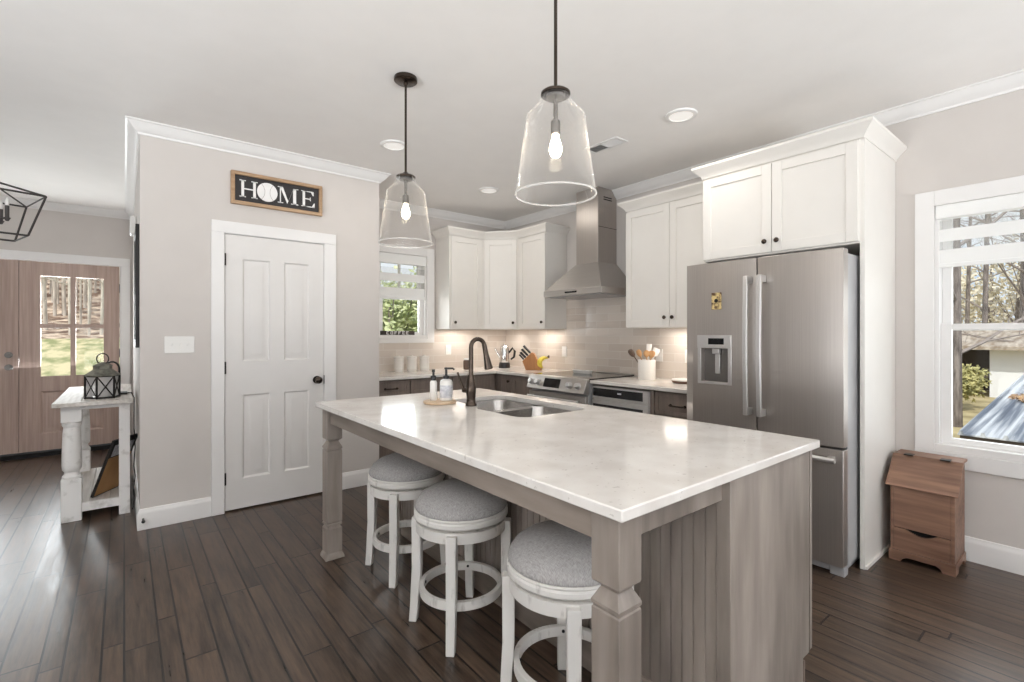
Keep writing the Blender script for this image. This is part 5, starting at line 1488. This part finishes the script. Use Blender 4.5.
# cord down the wall
pts = [(hx0 + 0.052, hy0 - 0.01, tz + 0.008), (0.045, 4.88, tz + 0.012), (0.062, 4.87, tz - 0.03), (0.060, 4.80, 0.62), (0.066, 4.72, 0.45), (0.056, 4.62, 0.33), (0.064, 4.50, 0.28), (0.052, 4.46, 0.20), (0.058, 4.55, 0.12), (0.052, 4.50, 0.05), (0.048, 4.62, 0.006), (0.045, 4.9, 0.006)]
tag(MB().tube(pts, 0.004, 6).build('power_cord', M['blackmetal'], None), 'dark cord hanging down the wall behind the console table', 'cord')
# framed thing on the hall wall, seen edge-on
t = thing('wall_mirror', 'tall dark framed mirror on the hall wall above the console table, seen edge-on', 'mirror', (PX0, 4.42, 1.2))
m = MB(); a, b, c, d = 4.24, 4.80, 1.225, 2.085
m.box(PX0 - 0.022, PX0 - 0.001, a, a + 0.05, c, d).box(PX0 - 0.022, PX0 - 0.001, b - 0.05, b, c, d).box(PX0 - 0.022, PX0 - 0.001, a + 0.05, b - 0.05, c, c + 0.05).box(PX0 - 0.022, PX0 - 0.001, a + 0.05, b - 0.05, d - 0.05, d)
m.build('frame', M['blackmetal'], t, 0.003)
MB().box(PX0 - 0.014, PX0 - 0.001, a + 0.05, b - 0.05, c + 0.05, d - 0.05).build('mirror_glass', M['chrome'], t)
t = thing('door_chime', 'small white box high on the hall wall near the entry door', 'door chime', (PX0, 5.35, 2.2))
MB().box(PX0 - 0.045, PX0, 5.25, 5.40, 2.175, 2.33).build('cover', M['ceramic'], t, 0.01)
MB().box(PX0 - 0.048, PX0 - 0.0445, 5.27, 5.38, 2.20, 2.22).build('grille', M['label_grey'], t)
m = MB(); m.tube([(0.10, PY - 0.016, 0.075), (0.10, PY - 0.055, 0.07)], 0.006, 8); m.sphere((0.10, PY - 0.058, 0.069), 0.011, 8)
tag(m.build('door_stop', M['black'], None), 'small black door stop on the baseboard at the pantry corner', 'door stop')

# ------------------------------------------------------------------ lantern chandelier in the entry
cx0, cy0 = -0.766, 5.00
t = thing('lantern_chandelier', 'dark open-frame lantern chandelier hanging in the entry at the photo edge', 'chandelier', (cx0, cy0, H))
A = math.atan2(-0.17, 0.326)
def cor(k, r): return (cx0 + r * cos(A + k * pi / 2), cy0 + r * sin(A + k * pi / 2))
m = MB()
zt_, zb_, za_ = 2.312, 2.026, 2.40
for k in range(4):
    a, b = cor(k, 0.368), cor(k + 1, 0.368); a2, b2 = cor(k, 0.258), cor(k + 1, 0.258)
    m.bar((*a, zt_), (*b, zt_), 0.0095); m.bar((*a2, zb_), (*b2, zb_), 0.0095); m.bar((*a, zt_), (*a2, zb_), 0.0095)
    m.bar((*a, zt_), (cx0, cy0, za_ + 0.02), 0.0095)
m.build('frame', M['fixture'], t)
MB().lathe([(0.0, H), (0.065, H), (0.065, H - 0.02), (0.01, H - 0.03), (0.0, H - 0.03)], (cx0, cy0, 0), 24, caps=False).build('canopy', M['fixture'], t)
m = MB(); m.tube([(cx0, cy0, H - 0.02), (cx0, cy0, 2.58)], 0.006, 8); m.sphere((cx0, cy0, 2.56), 0.02, 8); m.tube([(cx0, cy0, 2.56), (cx0, cy0, 2.14)], 0.007, 8)
m.build('stem', M['fixture'], t)
m = MB()
for k in range(4):
    x, y = cor(k, 0.13); m.bar((cx0, cy0, 2.145), (x, y, 2.145), 0.010)
    m.tube([(x, y, 2.125), (x, y, 2.15)], [0.008, 0.02], 10)
m.build('arms', M['fixture'], t)
for k in range(4):
    x, y = cor(k, 0.13)
    c_ = MB().tube([(x, y, 2.14), (x, y, 2.235)], 0.012, 12).build('candle_sleeve', M['fixture'], t)
    MB().lathe([(0.0, 0), (0.009, 0.002), (0.014, 0.02), (0.010, 0.04), (0.002, 0.062), (0.0, 0.063)], (x, y, 2.236), 12, caps=False).build('bulb', M['ceramic'], c_)

# ------------------------------------------------------------------ outdoors
def terrain(name, label, pts_fn, x0, x1, y0, y1, nx, ny, mat):
    m = MB(); g = []
    for j in range(ny + 1):
        row = []
        for i in range(nx + 1):
            x = x0 + (x1 - x0) * i / nx; y = y0 + (y1 - y0) * j / ny
            row.append(m.bm.verts.new((x, y, pts_fn(x, y))))
        g.append(row)
    for j in range(ny):
        for i in range(nx): m.bm.faces.new((g[j][i], g[j][i + 1], g[j + 1][i + 1], g[j + 1][i]))
    return struct(m.build(name, mat, None, smooth=60), label, 'ground')


def ramp3(v, pts_):
    for (a, za), (b, zb) in zip(pts_[:-1], pts_[1:]):
        if v <= b: return za + (zb - za) * max(0, (v - a)) / (b - a)
    return pts_[-1][1]


rng = random.Random(5)
terrain('ground_front', 'lawn and drive beyond the entry door', lambda x, y: ramp3(y, [(7.5, -0.15), (12, -0.18), (18, 0.1), (26, 1.15)]), -22, 1.9, 7.5, 26, 10, 20, M['lawn'])
terrain('ground_wood', 'leaf-covered wooded slope beyond the lawn', lambda x, y: ramp3(y, [(25.9, 1.14), (30, 1.9), (60, 14.5), (70, 15)]), -50, 14, 25.9, 70, 12, 20, M['forestfloor'])
terrain('ground_drive', 'pale drive crossing the lawn', lambda x, y: ramp3(y, [(7.5, -0.13), (12, -0.15), (18, 0.13), (26, 1.19)]), -22, 1.9, 15.2, 16.6, 4, 4, M['road'])
terrain('ground_side', 'dry grass beside the house', lambda x, y: ramp3(x, [(5, -0.9), (12, -1.0), (40, -0.7), (80, 1.0)]), 1.9 + 3.0, 80, -40, 30, 16, 12, M['ground'])
terrain('ground_back', 'grass behind the kitchen', lambda x, y: -0.6, 1.9, 4.9, 6.2, 30, 3, 8, M['lawn'])


def branch(m, p, d, L, r, depth, rng_, n=5):
    pts_ = [p]; rr_ = [r]
    dd = d.copy()
    for k in range(3):
        dd = (dd + Vector((rng_.uniform(-1, 1), rng_.uniform(-1, 1), rng_.uniform(-0.4, 0.7))) * 0.22).normalized()
        pts_.append(pts_[-1] + dd * (L / 3)); rr_.append(r * (1 - 0.2 * (k + 1)))
    m.tube(pts_, rr_, n if depth > 0 else 3)
    if depth <= 0: return
    for k in range(4 if depth > 1 else 4):
        i = rng_.choice((1, 2, 3, 3))
        nd = (dd + Vector((rng_.uniform(-1, 1), rng_.uniform(-1, 1), rng_.uniform(-0.5, 0.8))) * 0.95).normalized()
        branch(m, pts_[i], nd, L * rng_.uniform(0.5, 0.75), rr_[i] * 0.55, depth - 1, rng_, 4)


def bare_tree(label, x, y, z, h, r, seed, group, mat, depth=3, fork=0.35, name='bare_tree'):
    rg_l = random.Random(seed)
    t = thing(name, label, 'tree', (x, y, z), group=group)
    m = MB(); lean_ = (rg_l.uniform(-0.03, 0.03), rg_l.uniform(-0.03, 0.03))
    top = Vector((x + lean_[0] * h, y + lean_[1] * h, z + h))
    m.tube([(x, y, z - 0.2), (x, y, z + 0.05), (x + lean_[0] * h * 0.5, y + lean_[1] * h * 0.5, z + h * 0.5), tuple(top)], [r * 1.35, r * 1.1, r * 0.85, r * 0.35], 9)
    m.build('trunk', mat, t)
    m = MB()
    for k in range(7 if depth > 2 else 5):
        u = fork + (1 - fork) * k / 7.0
        p_ = Vector((x + lean_[0] * h * u, y + lean_[1] * h * u, z + h * u))
        a = rg_l.uniform(0, 2 * pi)
        branch(m, p_, Vector((cos(a), sin(a), rg_l.uniform(0.1, 0.7))).normalized(), h * 0.28, r * 0.42, depth - 1, rg_l)
    m.build('branches', M['twig'] if mat is M['bark'] else mat, t)
    return t


def leaf_mass(m, c, rad, n, size, rng_):
    for _ in range(n):
        while True:
            q_ = Vector((rng_.uniform(-1, 1), rng_.uniform(-1, 1), rng_.uniform(-1, 1)))
            if q_.length <= 1: break
        q_ = q_ * (0.55 + 0.45 * rng_.random())
        p_ = Vector((c[0] + q_.x * rad[0], c[1] + q_.y * rad[1], c[2] + q_.z * rad[2]))
        u = Vector((rng_.uniform(-1, 1), rng_.uniform(-1, 1), rng_.uniform(-1, 1))).normalized()
        w = u.orthogonal().normalized() * size * rng_.uniform(0.6, 1.2) * 0.55
        u = u * size * rng_.uniform(0.6, 1.2)
        vs = m.v([p_ - u, p_ + w, p_ + u, p_ - w]); m.bm.faces.new(vs)


def leafy(name, label, cat, x, y, z, h, rad, n, size, mat, seed, group=None, blobs=5):
    rg_l = random.Random(seed)
    t = thing(name, label, cat, (x, y, z), group=group)
    m = MB(); m.tube([(x, y, z - 0.1), (x + 0.05, y, z + h * 0.4), (x, y, z + h * 0.8)], [0.09 * h / 3, 0.06 * h / 3, 0.02], 7)
    for k in range(6):
        a = rg_l.uniform(0, 2 * pi); m.tube([(x, y, z + h * 0.25), (x + rad * 0.5 * cos(a), y + rad * 0.5 * sin(a), z + h * rg_l.uniform(0.5, 0.85))], [0.03, 0.008], 5)
    m.build('stems', M['bark'], t)
    m = MB()
    for k in range(blobs):
        a = 2 * pi * k / blobs + rg_l.uniform(-0.4, 0.4)
        rr = rad * rg_l.uniform(0.3, 0.6)
        leaf_mass(m, (x + rr * cos(a), y + rr * sin(a), z + h * rg_l.uniform(0.35, 0.75)), (rad * 0.6, rad * 0.6, h * 0.32), n // blobs, size, rg_l)
    m.build('foliage', mat, t, smooth=0)
    return t


# seen through the entry door: the wood
n_ = 0
for k in range(90):
    yy_ = 26.5 + rng.random() * 15
    xx_ = (-0.066 + rng.uniform(-0.075, 0.07)) * yy_
    zz_ = ramp3(yy_, [(25.9, 1.14), (30, 1.9), (60, 14.5)])
    bare_tree('pale bare trunk in the leafless wood beyond the front lawn', xx_, yy_, zz_, rng.uniform(9, 13), rng.uniform(0.03, 0.07), 100 + k, 'bare trees beyond the front lawn', M['palebark'], depth=2, fork=0.2)
# seen through the right window
bare_tree('thick dark tree trunk standing near the left edge of the right window', 16.0, 2.46, -0.95, 11, 0.11, 11, None, M['bark'], depth=4, fork=0.16, name='large_tree')
i_ = 0
for (x, y, h_, r_) in ((26, 2.0, 12, 0.2), (30, 3.7, 13, 0.18), (24, 0.2, 11, 0.24), (21, -1.6, 11, 0.16), (34, 1.0, 14, 0.25), (33, 6.4, 12, 0.18), (38, 3.2, 14, 0.2), (29, -0.6, 12, 0.2), (42, 6.0, 14, 0.2), (40, -1.5, 13, 0.22), (28, -6, 12, 0.2), (33, -11, 13, 0.22), (25, -14, 11, 0.2), (36, -20, 13, 0.2)):
    bare_tree('bare grey tree behind the sheds outside the right window', x, y, ramp3(x, [(5, -0.9), (12, -1.0), (40, -0.7), (80, 1.0)]), h_, r_ * 0.55, 40 + i_, 'bare trees outside the right window', M['bark'], depth=4, fork=0.12); i_ += 1
for k, (x, y, h_) in enumerate(((46, 4, 9), (48, 9, 9.5), (46, -2, 9), (50, 0.5, 10), (44, 12, 9), (52, 6, 10), (45, -9, 9), (47, -17, 10), (44, -25, 9), (50, -33, 10))):
    leafy('thicket', 'pale tan thicket behind the bare trees outside the right window', 'thicket', x, y, -0.7, h_, 4.2, 1500, 0.2, M['leaf_t'], 60 + k, 'tan thickets outside the right window', 7)
leafy('bush', 'round olive bush between tree trunk and white house outside the right window', 'bush', 19.6, 3.05, -0.95, 1.5, 0.95, 3000, 0.07, M['leaf_y'], 3)
# white house
t = thing('house', 'white house with weathered roof and dark porch outside the right window', 'house', (27, -1, -1.0))
MB().box(23.5, 29.5, -9, 2.75, -1.0, 0.85).build('wall', M['housewall'], t)
MB().prism([(22.9, 0.78), (26.5, 1.55), (30.2, 0.78), (30.2, 0.90), (26.5, 1.68), (22.9, 0.90)], 'y', -9.5, 5.6).build('roof', M['houseroof'], t)
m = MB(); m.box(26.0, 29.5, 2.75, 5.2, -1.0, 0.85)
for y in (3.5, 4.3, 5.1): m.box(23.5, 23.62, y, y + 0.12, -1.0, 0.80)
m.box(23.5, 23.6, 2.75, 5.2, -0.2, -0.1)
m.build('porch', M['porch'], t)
MB().box(23.47, 23.5, -1.9, -0.9, -0.3, 0.5).build('window', M['screen'], t)
# metal-roofed shed
t = thing('shed', 'low shed with grey ribbed metal roof outside the right window', 'shed', (13, -1, -1.0))
s0, s1 = 9.45, 17.6
def rz_(x): return -0.125 + (x - s0) * (0.43 / (s1 - s0))
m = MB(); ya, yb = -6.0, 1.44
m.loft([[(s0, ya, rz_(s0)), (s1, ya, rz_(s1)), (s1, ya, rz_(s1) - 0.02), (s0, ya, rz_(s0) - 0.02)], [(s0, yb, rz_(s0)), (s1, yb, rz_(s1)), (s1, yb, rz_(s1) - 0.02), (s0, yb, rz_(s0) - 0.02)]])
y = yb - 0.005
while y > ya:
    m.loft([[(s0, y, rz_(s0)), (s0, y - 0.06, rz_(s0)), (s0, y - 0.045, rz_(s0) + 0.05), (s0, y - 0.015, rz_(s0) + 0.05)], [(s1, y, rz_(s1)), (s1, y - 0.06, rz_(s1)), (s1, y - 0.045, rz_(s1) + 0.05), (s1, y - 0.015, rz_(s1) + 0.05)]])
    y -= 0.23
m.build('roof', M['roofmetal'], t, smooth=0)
MB().box(s0 + 0.03, s0 + 0.08, ya, yb - 0.02, rz_(s0) - 0.16, rz_(s0) - 0.021).build('fascia', M['porch'], t)
m = MB()
for yv in (1.35, -0.2, -2.0, -4.0, -5.8):
    for xv in (s0 + 0.15, s1 - 0.2): m.box(xv, xv + 0.1, yv - 0.1, yv, -1.0, rz_(xv) - 0.03)
m.build('posts', M['porch'], t)
MB().box(s0 + 0.6, s0 + 0.64, ya + 0.2, 0.9, -1.0, rz_(s0) - 0.03).build('side_wall', M['rust'], t)
m = MB()
rg3 = random.Random(9)
leaf_mass(m, (13.4, 1.0, rz_(13.4) + 0.03), (0.9, 0.35, 0.025), 500, 0.05, rg3)
o = m.build('leaf_litter', M['rust'], None, smooth=0)
tag(o, 'brown dead leaves scattered on the ribbed shed roof', 'leaves', kind='stuff')
# kitchen window greenery
for k, (x, y, h_, r_) in enumerate(((5.0, 11.0, 3.6, 1.5), (6.8, 12.2, 4.2, 1.7), (3.4, 12.5, 4.0, 1.6))):
    leafy('green_tree', ('bright green leafy tree in the middle of the kitchen window view', 'green leafy tree at the right of the kitchen window view', 'green leafy tree at the left edge of the kitchen window view')[k], 'tree', x, y, -0.6, h_, r_, 4200, 0.09, M['leaf_g'], 80 + k, 'green trees behind the kitchen', 6)
